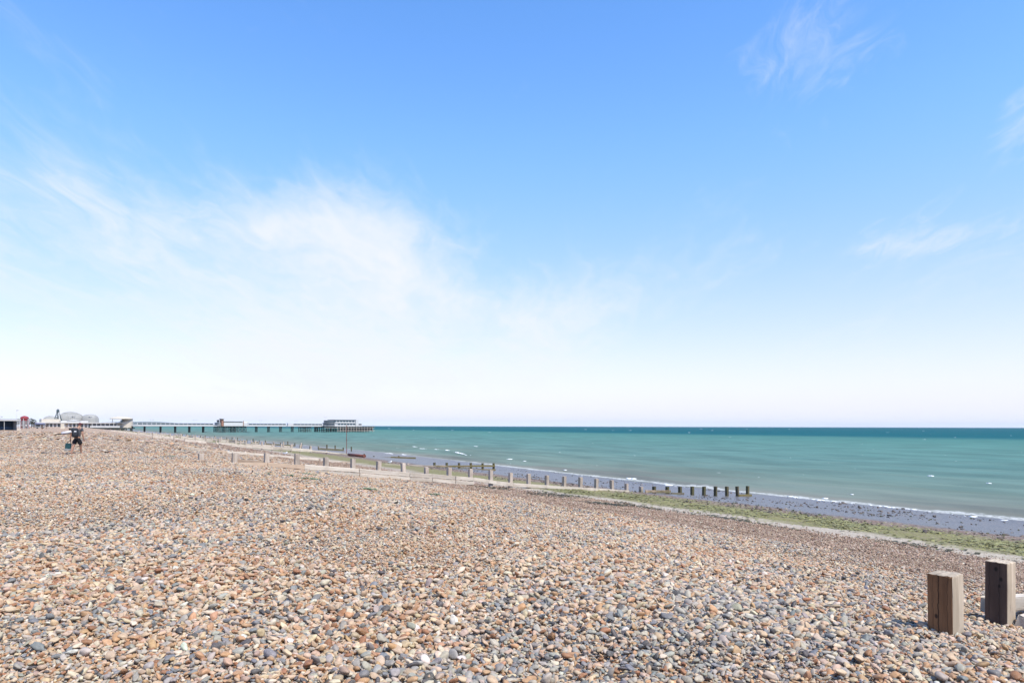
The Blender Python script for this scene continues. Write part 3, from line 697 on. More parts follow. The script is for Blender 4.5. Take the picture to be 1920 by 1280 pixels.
# ------------------------------------------------------------------ pier
QP = 600.0
pier = tag(empty('pier', (*P(95, QP), SEA), UA), 'long seaside pier on dark iron legs reaching out to sea', 'pier')
def pl(x): return on_line(x, QP) - 95            # photo column -> local seaward metres
def pz(x, y): return zpix(x, y, QP) - SEA        # photo row -> height above the sea
DZ = pz(420, 798.4); DH = .55
x0, x1, x2 = pl(246), pl(598), pl(691)
MB().box(x0, x1, -5, 5, DZ - DH, DZ).build('deck', M['iron'], pier)
MB().box(x1, x2, -13, 13, DZ - DH, DZ - .02).build('head_deck', M['iron'], pier)
MB().box(x0, x1, -5.15, -5.0, DZ - .2, DZ + .22).build('white_fascia', M['white'], pier)
def railing(a, b, y, name='railing'):
    bm = MB(); bm.box(a, b, y - .05, y + .05, DZ + 1.05, DZ + 1.17).box(a, b, y - .03, y + .03, DZ + .5, DZ + .58)
    t = a
    while t < b: bm.box(t - .06, t + .06, y - .06, y + .06, DZ, DZ + 1.1); t += 2.0
    bm.build(name, M['white'], pier)
railing(x0, pl(404), -4.9); railing(pl(462), pl(610), -4.9); railing(x0, x1, 4.9); railing(pl(672), pl(690), -12.6)
def screen(xa, xb):
    a, b = pl(xa), pl(xb); fr = MB(); n_ = max(1, round((b - a) / 3.2))
    fr.box(a, b, -.08, .08, DZ, DZ + .9); fr.box(a, b, -.08, .08, DZ + 2.15, DZ + 2.27)
    gl = MB()
    for k in range(n_ + 1):
        t = a + (b - a) * k / n_; fr.box(t - .16, t + .16, -.14, .14, DZ, DZ + 2.7)
        if k < n_: gl.box(t + .2, t + (b - a) / n_ - .2, -.03, .03, DZ + .9, DZ + 2.15)
    s = fr.build('windscreen', M['white'], pier); gl.build('windscreen_glass', M['glass'], s)
screen(258, 400); screen(466, 536); screen(550, 604)
MB().box(pl(539), pl(549), -1.5, 1.5, DZ, DZ + 2.6).build('deck_shelter', M['white'], pier)
def trestle(x, ys=(-3, -1, 1, 3), dp=(0,), mat='pile'):
    bm = MB(); px = pl(x)
    for e in dp:
        for y in ys: bm.tube((px + e, y, -3), (px + e, y, DZ - DH), .24, .24, 8)
        bm.box(px + e - .2, px + e + .2, ys[0] - .3, ys[-1] + .3, DZ - DH - .5, DZ - DH + .1)
        bm.tube((px + e, ys[0], .6), (px + e, ys[-1], DZ - DH - .5), .08).tube((px + e, ys[-1], .6), (px + e, ys[0], DZ - DH - .5), .08)
    for y in (ys[0], ys[-1]):
        if len(dp) > 1: bm.box(px + dp[0], px + dp[-1], y - .1, y + .1, 1.1, 1.4)
    bm.build('trestle', M[mat], pier)
for x in (271, 301, 328.5, 355, 381, 480.5, 503.5, 526, 548): trestle(x)
for x in (405, 409, 418, 422, 431, 437, 443, 450, 457): trestle(x, ys=(-7, -3.5, 0, 3.5, 7))
for x in (563, 573.5): trestle(x, ys=(-4, 0, 4), dp=(0, 1.6, 3.2))
trestle(592)
# head of the pier: forest of piles with braces, pale fender piles in front
k = 0
for i in range(15):
    px = x1 + .6 + i * (x2 - x1 - 1.2) / 14
    bm = MB()
    for y in (-9, -4.5, 0, 4.5, 9, 12.4): bm.tube((px, y, -3), (px, y, DZ - DH), .3, .3, 8)
    bm.box(px - .18, px + .18, -12.6, 12.6, DZ - DH - .45, DZ - DH + .02); bm.box(px - .12, px + .12, -12.4, 12.4, 1.3, 1.7)
    bm.tube((px, -9, .5), (px, 9, DZ - 1)).build('trestle', M['pile'], pier) if False else bm.build('trestle', M['pile'], pier)
fx = [x for x in range(622, 692, 5)]
for x in [598, 604, 610, 616] + fx:
    MB().tube((pl(x), -13.3, -3), (pl(x), -13.3, DZ - .1), .22, .22, 8).build('fender_pile', M['pilelight' if x > 620 else 'pile'], pier)
MB().box(pl(622), x2, -13.2, -12.9, 1.2, 1.55).box(pl(598), x2, -13.2, -12.9, DZ - 1.5, DZ - 1.2).build('fender_beam', M['pilelight'], pier)
MB().box(pl(628), x2 - 1, -11, -10.8, 1.6, DZ - DH - .1).box(pl(628), x2 - 1, -12.2, 0, 1.35, 1.6).build('landing_stage', M['pile'], pier)
for x, y, dbl in ((286, 786.6, 1), (367, 787, 1), (491, 787.8, 1), (557, 788.4, 1), (612.5, 781.6, 1)):
    e = tag(empty('lamp_post', (*P(95 + pl(x), QP), SEA + DZ), UA), {286: 'double headed lamp on the pier nearest the round cafe', 367: 'double headed pier lamp left of the mid pier arcade', 491: 'double headed pier lamp right of the mid pier arcade',
             557: 'double headed pier lamp beside the white deck shelter', 612.5: 'tall double headed lamp in front of the pier head building'}[x], 'lamp', 'lamps on the pier')
    h = pz(x, y) - DZ
    MB().tube((0, 3.2, 0), (0, 3.2, h), .06, .045, 6).tube((-.9, 3.2, h), (.9, 3.2, h), .035, .035, 6).build('lamp_column', M['white'], e)
    for s in (-1, 1): MB().ball((s * .95, 3.2, h + .02), (.42, .25, .2), 1).build('lamp_head', M['grey'], e)

def thing(name, label, cat, x, q=QP, z=None, group=None, dq=0.0):
    p = on_line(x, q); return tag(empty(name, (*P(p, q + dq), z), UA), label, cat, group), p
# mid pier arcade
ar, ap = thing('pier_arcade', 'low white arcade with brick tower halfway along the pier', 'building', 404, z=SEA + DZ)
def ax(x): return on_line(x, QP) - ap
def hz_(y, x=430): return pz(x, y) - DZ
w = MB().box(ax(416), ax(452), -6, 6, 0, hz_(791.6)).build('wall', M['white'], ar)
for k in range(6):
    a = ax(416.5 + k * 5.9); b_ = ax(416.5 + k * 5.9 + 5.0)
    MB().box(a, b_, -5.9, 5.9, hz_(791.6), hz_(789.9)).build('window', M['glass'], ar)
MB().box(ax(416), ax(452.3), -6.3, 6.3, hz_(789.9), hz_(789.2)).build('roof', M['white'], ar)
t = MB().box(ax(411.4), ax(415.4), -6.4, -1, 0, hz_(785.8)).build('tower', M['brick'], ar)
MB().box(ax(410.6), ax(416.2), -7.2, -.2, hz_(785.8), hz_(784.8)).build('tower_cap', M['grey'], t)
MB().box(ax(404), ax(410.6), -5.5, 3, 0, hz_(792)).build('entrance', M['grey'], ar)
MB().box(ax(403.3), ax(407.2), -6.6, -5, hz_(791.6), hz_(787.2)).build('sign_box', M['dark'], ar)
MB().lathe(ax(453), 0, [(5.6, 0), (5.6, hz_(792.2)), (4.8, hz_(790.9)), (2.4, hz_(790.2))], 28).build('rounded_end', M['white'], ar)
MB().box(ax(452.0), ax(452.9), -6.5, -6.1, 0, hz_(788)).build('fin', M['brick'], ar)
# pier head building
ph, hp = thing('pier_head_building', 'white two storey building on the head of the pier', 'building', 612, z=SEA + DZ)
def hx(x): return on_line(x, QP) - hp
def hh(y, x=640): return pz(x, y) - DZ
MB().box(hx(620), hx(659), -9, 8, 0, hh(792.6)).build('ground_floor', M['white'], ph)
MB().box(hx(621), hx(659), -8.2, 7, hh(792.6), hh(787.2)).build('upper_floor', M['white'], ph)
MB().lathe(hx(622), -.5, [(8.2, 0), (8.2, hh(793.2)), (8.6, hh(793.2)), (8.6, hh(792.6)), (7.4, hh(792.6)), (7.4, hh(788))], 36, 1.0).build('rounded_bay', M['grey'], ph)
MB().lathe(hx(622), -.5, [(7.46, hh(791.8)), (7.46, hh(788.8))], 36).build('bay_window', M['glass'], ph)
MB().lathe(hx(622), -.5, [(8.25, hh(796.2)), (8.25, hh(793.8))], 36).build('bay_window', M['glass'], ph)
MB().box(hx(620), hx(660), -9.0, 8, hh(787.2), hh(786.5)).build('roof', M['grey'], ph)
MB().box(hx(621), hx(659.5), -9.6, 8.4, hh(793), hh(792.2)).build('balcony', M['white'], ph)
for k in range(7):
    a = 619.5 + k * 5.6
    MB().box(hx(a), hx(a + 4.4), -8.27, -8.1, hh(791), hh(788)).build('window', M['glass'], ph)
    if k > 0: MB().box(hx(a + 1), hx(a + 5.2), -9.07, -8.9, hh(796.3), hh(793.6)).build('window', M['glass'], ph)
MB().box(hx(659), hx(664), -9.7, 3, 0, hh(786.8)).build('stair_tower', M['white'], ph)
MB().box(hx(664), hx(672), -8, 5, 0, hh(793.2)).build('seaward_annex', M['white'], ph)
MB().box(hx(664.4), hx(670.8), -8.07, -7.9, hh(796.4), hh(794.2)).build('window', M['glass'], ph)

# ------------------------------------------------------------------ pavilion at the shore end
pv, vp = thing('pavilion', 'pale domed pavilion at the landward end of the pier', 'building', 150, z=0.0)
def vx(x): return on_line(x, QP) - vp
def vz(y, x=150): return zpix(x, y, QP)
MB().box(vx(64), vx(232), 0, 40, -4, vz(793)).build('plinth_wall', M['cream'], pv)
MB().box(vx(62), vx(234), -2.4, 41, vz(793), vz(791.4)).build('flat_roof', M['white'], pv)
MB().box(vx(112), vx(166), 2, 30, vz(791.4), vz(788.6)).build('parapet', M['white'], pv)
bm = MB(); zz = vz(788.6)
vs = [bm.b.verts.new(c) for c in ((vx(126), 1.6, zz), (vx(152), 1.6, zz), (vx(139), 1.6, vz(786)), (vx(126), 4, zz), (vx(152), 4, zz), (vx(139), 4, vz(786)))]
for f in ((0, 1, 2), (5, 4, 3), (0, 2, 5, 3), (1, 4, 5, 2), (0, 3, 4, 1)): bm.b.faces.new([vs[i] for i in f])
bm.build('pediment', M['white'], pv)
MB().box(vx(78), vx(114), 2, 26, vz(791.4), vz(785.6)).build('side_wing', M['cream'], pv)
def dome(name, xl, xr, yb, yt, cy, sq=2.2, flat=0.0):
    cx = (vx(xl) + vx(xr)) / 2; r = (vx(xr) - vx(xl)) / 2; z0, z1 = vz(yb), vz(yt); pr = [(r, z0 - 1.5)]
    for k in range(13):
        t = k / 12 * (1 - flat); a = t * math.pi / 2
        pr.append((r * math.cos(a) ** (2 / sq), z0 + (z1 - z0) * math.sin(a) ** (2 / sq)))
    return MB().lathe(cx, cy, pr, 40, .8).build(name, M['stone'], pv, True)
dome('dome', 84, 116, 790, 779.2, 24)
big_d = dome('dome', 112, 166, 790, 772.6, 26, 2.6, .08)
dome('dome', 158, 193, 790, 775.8, 22, 2.9)
cx = (vx(123) + vx(154.5)) / 2; r = (vx(154.5) - vx(123)) / 2
MB().lathe(cx, 26, [(r, vz(776)), (r, vz(774.6))], 36, .8).build('clerestory', M['grey'], pv)
MB().lathe(cx, 26, [(r * 1.03, vz(774.6)), (r * 1.03, vz(774)), (r * .75, vz(772.2)), (r * .3, vz(770.8)), (.3, vz(770.2))], 36, .8).build('lantern_roof', M['stone'], pv, True)
for k in range(22):   # ribs of the great dome
    a = math.pi * (1.02 + .96 * k / 21); pts = []
    cx0 = (vx(112) + vx(166)) / 2; r0 = (vx(166) - vx(112)) / 2
    for j in range(8):
        b_ = j / 8 * .88 * math.pi / 2; rr = r0 * math.cos(b_) ** (2 / 2.6) * 1.005
        pts.append((cx0 + rr * math.cos(a), 26 + .8 * rr * math.sin(a), vz(790) + (vz(772.6) - vz(790)) * math.sin(b_) ** (2 / 2.6)))
    m_ = MB()
    for u_, v_ in zip(pts, pts[1:]): m_.tube(u_, v_, .16, .16, 4)
    m_.build('rib', M['stone'], big_d)
for x, y in ((140, 781.8), (172.5, 781.5)):
    MB().box(vx(x - 2.2), vx(x + 2.2), 4 if x < 150 else 6, 14, vz(782.6), vz(780.4)).build('dormer', M['grey'], pv)
x = 84
while x < 170:   # bays of the front
    MB().box(vx(x), vx(x + 2.4), -.9, .0, -4, vz(793)).build('pilaster', M['white'], pv)
    if not 116 < x < 122: MB().box(vx(x + 2.6), vx(x + 6.6), -.12, .1, vz(800.8), vz(794.4)).build('window', M['glass' if (int(x) // 7) % 2 else 'grey'], pv)
    x += 7.2
MB().box(vx(173), vx(220), -.2, .1, vz(798.2), vz(793.6)).build('verandah_glazing', M['grey'], pv)
MB().box(vx(168), vx(224), -2.2, -1.9, vz(801), vz(798.2)).build('verandah_wall', M['white'], pv)
for x in (172, 180, 188, 196, 204, 212, 218): MB().box(vx(x), vx(x + .9), -2.2, -1.9, vz(798.2), vz(793)).build('verandah_post', M['white'], pv)
MB().box(vx(160), vx(252), -2.6, 20, vz(803.2), vz(801.2)).build('beach_deck', M['pile'], pv)
for x in range(164, 252, 8):
    MB().tube((vx(x), -2, -6), (vx(x), -2, vz(803)), .45, .45, 8).build('deck_pile', M['pile'], pv)
cf, cp = thing('round_cafe', 'round cream cafe with overhanging roof where the pier begins', 'building', 238, z=0.)
def cx_(x): return on_line(x, QP) - cp
def cz(y): return zpix(238, y, QP)
rr = (cx_(250.5) - cx_(225)) / 2; mid = (cx_(250.5) + cx_(225)) / 2
MB().lathe(mid, 2, [(rr, cz(802)), (rr, cz(789.6)), (rr * .97, cz(789.4))], 40).build('drum', M['cream'], cf)
MB().lathe(mid + .6, 2, [(rr * .82, cz(789.6)), (rr * .82, cz(785))], 36).build('upper_drum', M['cream'], cf)
MB().lathe(cx_(228), 2, [(cx_(250) - cx_(228), cz(785.2)), (cx_(250) - cx_(228), cz(784.2)), (rr * 1.2, cz(782)), (rr * .5, cz(780.4)), (.2, cz(780))], 40).build('roof', M['cream'], cf)
MB().box(cx_(209), cx_(210.2), -4, -3, cz(791), cz(785)).build('roof_post', M['grey'], cf)
MB().box(cx_(224.5), cx_(229), -4.5, -2, cz(791.2), cz(787.4)).build('window', M['glass'], cf)
for x in (232, 246): MB().tube((cx_(x), -2, -8), (cx_(x), -2, cz(801.9)), .7, .7, 10).build('pile', M['pile'], cf)

# slide tower behind the pavilion
tw, tp = thing('slide_tower', 'dark lattice tower with white chute rising behind the pavilion', 'tower', 108.5, 612.0, vz(791.4))
s = P(on_line(108.5, 612), 612)[1] / F; zt = CAMH + (yh(108) - 767.5) * s - tw.location.z
wt, wb = .5, 2.2
for sx in (-1, 1):
    for sy in (-1, 1): MB().tube((sx * wb * 1.25, sy * wb, 0), (sx * wt, sy * wt, zt - 1.5), .2, .18, 6).build('leg', M['iron'], tw)
for k in range(6):
    t = k / 6; w_ = wb * 1.2 * (1 - t) + wt * t; z_ = t * (zt - 1.5)
    t2_ = (k + 1) / 6; w2 = wb * 1.2 * (1 - t2_) + wt * t2_; z2 = t2_ * (zt - 1.5)
    MB().tube((-w_, -w_, z_), (w2, -w2, z2), .09).tube((w_, -w_, z_), (-w2, -w2, z2), .09).tube((-w_, -w_, z_), (w_, -w_, z_), .09).build('brace', M['iron'], tw)
MB().box(-.35, .1, -.3, .3, 0, zt - 2).build('stair_core', M['iron'], tw)
MB().tube((1.1, -wb - .3, .3), (.45, -wt - .4, zt - 2.2), .3, .26, 8).build('chute', M['white'], tw)
MB().lathe(0, 0, [(.8, zt - 2.4), (1.0, zt - 2.0), (.95, zt - .6), (.6, zt + .1), (.1, zt + .4)], 20).build('cabin', M['iron'], tw)

# ------------------------------------------------------------------ promenade edge at far left
sh0 = hit(36, 806.2); SQ = sh0.x * V[0] + sh0.y * V[1]
st, sp0 = thing('beach_shelter', 'white flat roofed shelter with navy interior at the left edge', 'shelter', 38, SQ, sh0.z - .1)
def sx_(x): return on_line(x, SQ) - sp0
def sz(y): return zpix(20, y, SQ) - st.location.z
L = -26.0
MB().box(L, sx_(38.5), -.6, 6, sz(788.6), sz(786.9)).build('roof_fascia', M['white'], st)
MB().box(L, sx_(33), .2, 5.6, sz(786.9), sz(785.4)).build('roof', M['grey'], st)
MB().box(L, sx_(25.5), 4.6, 4.8, 0, sz(788.6)).build('back_wall', M['navy'], st)
MB().box(sx_(25), sx_(25.6), .6, 4.6, 0, sz(788.6)).build('end_wall', M['navy'], st)
MB().box(L, sx_(24), 1.2, 2.0, .38, .5).box(L, sx_(24), 1.9, 2.0, .5, 1.0).build('bench', M['navy'], st)
for x in (7.5, 32.6, 35.2, 37.4): MB().box(sx_(x), sx_(x + .75), -.35, -.1, -.3, sz(788.6)).build('column', M['white'], st)
MB().box(sx_(25.6), sx_(32), 2.4, 2.6, 0, sz(788.6)).build('glazed_screen', M['grey'], st)
MB().box(sx_(31.8), sx_(38.4), -.5, .1, -.4, sz(803.8)).build('column_plinth', M['cream'], st)

def place(x, y): h = hit(x, y); return h
# striped ride and booths behind the shelter
rd, rp = thing('helter_ride', 'red topped fairground ride standing behind the white shelter', 'ride', 46, 330., .1)
k_ = P(rp, 330)[1] / F
def rz(y): return CAMH - (y - yh(46)) * k_ - .1
MB().lathe(0, 0, [(1.15, 0), (1.15, rz(791)), (1.05, rz(787))], 20).build('drum', M['grey'], rd)
MB().lathe(0, 0, [(1.2, rz(788)), (1.2, rz(784.5)), (1.45, rz(784.5)), (1.3, rz(781.6)), (.7, rz(780)), (.1, rz(779.2))], 20).build('canopy', M['red'], rd)
for k in range(10):
    a = k * .628; MB().tube((1.5 * math.cos(a), 1.5 * math.sin(a), 0), (1.35 * math.cos(a), 1.35 * math.sin(a), rz(784.4)), .09, .09, 6).build('strut', M['white' if k % 2 else 'red'], rd)
kb, kp = thing('snack_kiosk', 'dark grey kiosk trailer with pale roof left of the pavilion', 'kiosk', 75, 330., .0)
kl = on_line(84, 330) - on_line(66, 330)
MB().box(-kl / 2, kl / 2, 0, 2.4, .4, 2.0, .08).build('body', M['grey'], kb)
MB().box(-kl / 2 - .1, kl / 2 + .1, -.4, 2.6, 2.0, 2.18).build('roof', M['blue'], kb)
MB().box(-kl / 2 + .3, 0, -.02, .05, .9, 1.7).build('serving_hatch', M['dark'], kb)
for s in (-1, 1): MB().tube((s * kl * .28, -.05, .3), (s * kl * .28, .2, .3), .32, .32, 14).build('wheel', M['dark'], kb)
# low shrubs/trees behind the ride
M['bark'] = plain('bark', (.10, .08, .065), .9, .3, 3); M['foliage'] = plain('dull_foliage', (.075, .085, .06), .8, .4, 1.5)
for x, yt, lb in ((33.5, 783.5, 'small dark tree just right of the white shelter roof'), (58.5, 782.5, 'slim grey tree right of the red topped ride'), (63.5, 784, 'low grey tree left of the kiosk trailer')):
    q = 380.; p = on_line(x, q); tr = tag(empty('tree', (*P(p, q), .2)), lb, 'tree', 'small trees on the promenade')
    kk = P(p, q)[1] / F; h = (800 - yt) * kk
    bm = MB().tube((0, 0, -.4), (.1, 0, h * .6), .16, .08, 7)
    for k in range(7):
        a = random.uniform(0, 6.28); bm.tube((.05, 0, h * random.uniform(.35, .6)), (.9 * math.cos(a), .9 * math.sin(a), h * random.uniform(.6, .9)), .06, .02, 5)
    bm.build('trunk', M['bark'], tr)
    cr = MB()
    for k in range(420):
        a = random.uniform(0, 6.28); t = random.uniform(.4, 1.0); r = 1.15 * math.sin(math.pi * (t - .3) / .8) ** .7 * math.sqrt(random.random()); c = Vector((r * math.cos(a), r * math.sin(a), h * t))
        n_ = Vector((random.gauss(0, 1), random.gauss(0, 1), random.gauss(0, 1))).normalized(); t1_ = n_.orthogonal().normalized() * random.uniform(.08, .17); t2_ = n_.cross(t1_) * .7
        cr.b.faces.new([cr.b.verts.new(c + d_) for d_ in (t1_, t2_, -t1_, -t2_)])
    cr.build('crown', M['foliage'], tr)
for x, y, q, lb in ((31, 769, 300., 'tall promenade lamp above the white shelter'), (1.5, 781, 300., 'promenade lamp at the left edge of the picture')):
    p = on_line(x, q); kk = P(p, q)[1] / F; e = tag(empty('lamp_post', (*P(p, q), .1), UA), lb, 'lamp', 'lamps on the promenade'); h = CAMH + (yh(x) - y) * kk - .1
    MB().tube((0, 0, 0), (0, 0, h), .07, .04, 6).build('lamp_column', M['white'], e)
    MB().ball((.25, 0, h), (.4, .18, .12), 1).build('lamp_head', M['grey'], e)
for x, y0, y1, lb in ((117, 803.2, 791.2, 'squat cream pillar standing on the beach before the pavilion'),):
    h = hit(x, 803.4); e = tag(empty('pillar', h, UA), lb, 'pillar'); kk = h.y / F
    MB().box(-.6, .6, -.5, .5, -.5, 12 * kk * .8, .05).build('shaft', M['cream'], e); MB().box(-.8, .8, -.7, .7, -.5, .5, .04).build('foot', M['cream'], e)

# headland far along the coast
M['hill'] = plain('far_downs', (.06, .075, .045), .9, .25, .001)
qs = np.linspace(0, 1, 60); prof = 118 * np.exp(-((qs - .61) / .11) ** 2) + 70 * np.exp(-((qs - .40) / .12) ** 2) + 45 * np.exp(-((qs - .74) / .12) ** 2)
prof = np.maximum(prof * (1 - qs ** 2.5) + 6 * np.sin(qs * 40), 0)
HD = 9500.
def hill_xy(a, b): px_ = -200 + b * 760; rr_ = HD + a * 1500; return (px_ - 960) / F * rr_, rr_
hm = grid_mesh('hills', np.linspace(0, 1, 10), qs, lambda a, b: SEA - 1 + np.interp(b, qs, prof) * np.sin(np.pi * np.clip(a * .9 + .05, 0, 1)) * .62, hill_xy)
hm.materials.append(M['hill']); tag(link('hills', hm), 'low blue downs on the far coast behind the pier', kind='structure')

# ------------------------------------------------------------------ people
M['skin'] = plain('skin', (.33, .18, .12), .55, .06, 8); M['shirt'] = plain('grey_shirt', (.055, .06, .07), .85, .15, 8); M['black'] = plain('black_cloth', (.012, .012, .014), .85, .2, 6)
M['cap'] = plain('dark_red_cap', (.085, .02, .024), .8, .2, 8); M['pack'] = plain('black_backpack', (.018, .02, .026), .7, .25, 6); M['teal'] = plain('teal_bag', (.010, .048, .056), .6, .25, 6)
M['logo'] = plain('white_print', (.8, .8, .8), .6, .03, 6); M['sleeve_grey'] = plain('pale_grey_roll', (.55, .54, .58), .6, .1, 5)
def skinmesh(verts, edges, rad, mat, root=0, sub=2):
    me = bpy.data.meshes.new('body'); me.from_pydata([tuple(v) for v in verts], edges, [])
    o = bpy.data.objects.new('tmp', me); COL.objects.link(o)
    md = o.modifiers.new('skin', 'SKIN'); md.use_smooth_shade = True; md.branch_smoothing = .6
    sv = me.skin_vertices[0].data
    for k, r in enumerate(rad): sv[k].radius = r if isinstance(r, tuple) else (r, r); sv[k].use_root = (k == root)
    o.modifiers.new('sub', 'SUBSURF').levels = sub
    dg = bpy.context.evaluated_depsgraph_get(); dg.update()
    out = bpy.data.meshes.new_from_object(o.evaluated_get(dg)); out.materials.clear(); out.materials.append(mat)
    out.polygons.foreach_set('use_smooth', [True] * len(out.polygons))
    bpy.data.objects.remove(o); return out
def person(root, J, mats, fingers=True, cap=True):
    """J: joints in the person's frame. One skinned body; clothing as children"""
    v, e, r = [], [], []
    def add(p, rad, par=None):
        v.append(Vector(p)); r.append(rad)
        if par is not None: e.append((par, len(v) - 1))
        return len(v) - 1
    L = lambda a, b, t: Vector(a).lerp(Vector(b), t)
    pe = add(J['pelvis'], (.145, .115)); sp = add(J['spine'], (.135, .105), pe); ch = add(J['chest'], (.15, .112), sp); nk = add(J['neck'], .060, ch)
    jw = add(L(J['neck'], J['head'], .55), .062, nk); hd = add(J['head'], (.082, .098), jw); tp_ = add(Vector(J['head']) + Vector((0, 0, .075)), (.068, .080), hd)
    fd = Vector(J['face']).normalized(); add(Vector(J['head']) + fd * .105 + Vector((0, 0, -.015)), .018, hd)
    for s in ('l', 'r'):
        sh = add(J[s + 'sh'], .068, ch); elb = add(J[s + 'el'], .046, sh); wr = add(J[s + 'wr'], .031, elb)
        d_ = (Vector(J[s + 'ha']) - Vector(J[s + 'wr'])).normalized(); pa = add(Vector(J[s + 'wr']) + d_ * .065, (.042, .024), wr)
        if fingers:
            side = d_.cross(fd).normalized() if abs(d_.dot(fd)) < .95 else Vector((1, 0, 0))
            for k in range(4):
                b0_ = Vector(J[s + 'wr']) + d_ * .10 + fd * (.030 - .020 * k); l_ = (.07, .08, .075, .058)[k]
                f1 = add(b0_, .0095, pa); f2 = add(b0_ + d_ * l_ * .55, .009, f1); add(b0_ + d_ * l_ * .8 + side * .03, .008, f2)
            th = add(Vector(J[s + 'wr']) + d_ * .05 + fd * .045, .011, pa); add(Vector(J[s + 'wr']) + d_ * .085 + fd * .062, .009, th)
        hp_ = add(J[s + 'hip'], .095, pe); kn = add(J[s + 'kn'], .066, hp_); cf_ = add(L(J[s + 'kn'], J[s + 'an'], .35), .066, kn); an = add(J[s + 'an'], .036, cf_)
        ft = add(Vector(J[s + 'an']) + Vector((0, 0, -.045)), .035, an); add(Vector(J[s + 'an']) + Vector(J[s + 'toe']) + Vector((0, 0, -.055)), (.042, .022), ft)
    body = link('body', skinmesh(v, e, r, mats['skin']), root)
    # shirt with short sleeves
    sv, se, sr = [], [], []
    def a2(p, rad, par=None):
        sv.append(Vector(p)); sr.append(rad)
        if par is not None: se.append((par, len(sv) - 1))
        return len(sv) - 1
    low = a2(Vector(J['pelvis']) + Vector((0, 0, .01)), (.19, .158)); m1 = a2(J['spine'], (.185, .15), low); c1 = a2(J['chest'], (.225, .18), m1); a2(L(J['chest'], J['neck'], .78), .102, c1)
    for s in ('l', 'r'):
        q1 = a2(J[s + 'sh'], .098, c1); a2(L(J[s + 'sh'], J[s + 'el'], .62), .066, q1)
    link('shirt', skinmesh(sv, se, sr, mats['shirt']), root)
    sv.clear(); se.clear(); sr.clear()
    pz_ = a2(L(J['pelvis'], J['spine'], .1), (.18, .148)); p2_ = a2(Vector(J['pelvis']) + Vector((0, 0, -.05)), (.19, .155), pz_)
    for s in ('l', 'r'):
        q1 = a2(Vector(J[s + 'hip']) + Vector((0, 0, -.03)), .135, p2_); a2(L(J[s + 'hip'], J[s + 'kn'], .80), .115, q1)
    link('shorts', skinmesh(sv, se, sr, mats['shorts']), root)
    c = Vector(J['head']) + Vector((0, 0, .045)); bm = MB().ball((0, 0, 0), (.098, .104, .092), 2)
    bmesh.ops.delete(bm.b, geom=[x for x in bm.b.verts if x.co.z < -.035], context='VERTS')
    if cap: bm.ball((fd.x * .1, fd.y * .1, .0), (.07, .07, .016), 2)
    bm.build('cap' if cap else 'hair', mats['cap'], root, True, c)
    for s in ('l', 'r'):
        MB().ball((0, 0, 0), (.11, .05, .022), 2).build('sandal', mats['shoe'], root, True, Vector(J[s + 'an']) + Vector(J[s + 'toe']) * .45 + Vector((0, 0, -.085)), (0, 0, math.atan2(J[s + 'toe'][1], J[s + 'toe'][0])))
    return body
mp_ = hit(141, 852); ray = Vector((mp_.x, mp_.y, 0)).normalized(); rz_ = math.atan2(-ray.x, ray.y)
man = tag(empty('person', mp_, rz_), 'man in cap, grey shirt and black shorts walking away with backpack', 'person')
# frame: x = right in the picture, y = away from the camera, z = up; he heads right and away
J = dict(pelvis=(.10, 0, .88), spine=(.10, .0, 1.08), chest=(.115, .02, 1.33), neck=(.17, .05, 1.46), head=(.21, .08, 1.575), face=(.85, .5, 0),
         lsh=(-.085, .10, 1.40), lel=(-.19, .14, 1.11), lwr=(-.215, .16, .86), lha=(-.22, .18, .75), rsh=(.30, -.04, 1.40), rel=(.335, -.10, 1.10), rwr=(.385, -.06, .85), rha=(.40, -.02, .72),
         lhip=(.02, .07, .84), lkn=(-.08, -.02, .47), lan=(-.18, -.10, .10), ltoe=(.12, .07, 0), rhip=(.18, -.05, .84), rkn=(.25, .10, .46), ran=(.275, .20, .10), rtoe=(.13, .06, 0))
person(man, J, dict(skin=M['skin'], shirt=M['shirt'], shorts=M['black'], cap=M['cap'], shoe=M['black']))
bp = tag(empty('backpack', man.location, rz_), 'black backpack with a white mark on the walking man', 'backpack')
o = MB().box(-.15, .15, -.10, .10, -.24, .24, .07).build('pack_body', M['pack'], bp, True, (.00, -.20, 1.17), (R(4), 0, R(18)))
MB().box(-.11, .11, -.05, .05, -.11, .10, .035).build('front_pocket', M['pack'], bp, True, (-.012, -.315, 1.07), (R(4), 0, R(18)))
MB().box(-.055, .055, -.004, .004, -.022, .022).build('white_mark', M['logo'], bp, False, (.0, -.312, 1.245), (R(4), 0, R(18)))
for s in (-1, 1): MB().tube((s * .11, -.10, 1.38), (s * .10 + .06, .14, 1.42), .022, .022, 8).tube((s * .10 + .06, .14, 1.42), (s * .13 + .03, .16, 1.12), .022, .022, 8).build('strap', M['pack'], bp)
bn = tag(empty('rolled_bundle', man.location, rz_), 'long pale rolled bundle with dark pole under the walking man\'s arm', 'bundle')
MB().tube((-.62, .10, 1.14), (-.05, .16, 1.24), .06, .085, 14).build('roll', M['sleeve_grey'], bn, True)
MB().tube((-.88, .08, 1.08), (-.05, .14, 1.15), .028, .03, 8).build('pole', M['black'], bn, True)
MB().tube((-.28, .12, 1.36), (-.06, .18, 1.38), .05, .05, 12).build('dark_roll', M['black'], bn, True)
bg_ = tag(empty('carried_bag', man.location, rz_), 'square dark teal bag hanging from the walking man\'s hand', 'bag')
MB().box(-.14, .14, -.07, .07, -.19, .19, .02).build('bag_body', M['teal'], bg_, False, (-.315, .15, .42), (0, R(8), 0))
MB().box(-.135, .135, -.075, .075, -.185, -.10, .01).build('bag_base', M['grey'], bg_, False, (-.315, .15, .42), (0, R(8), 0))
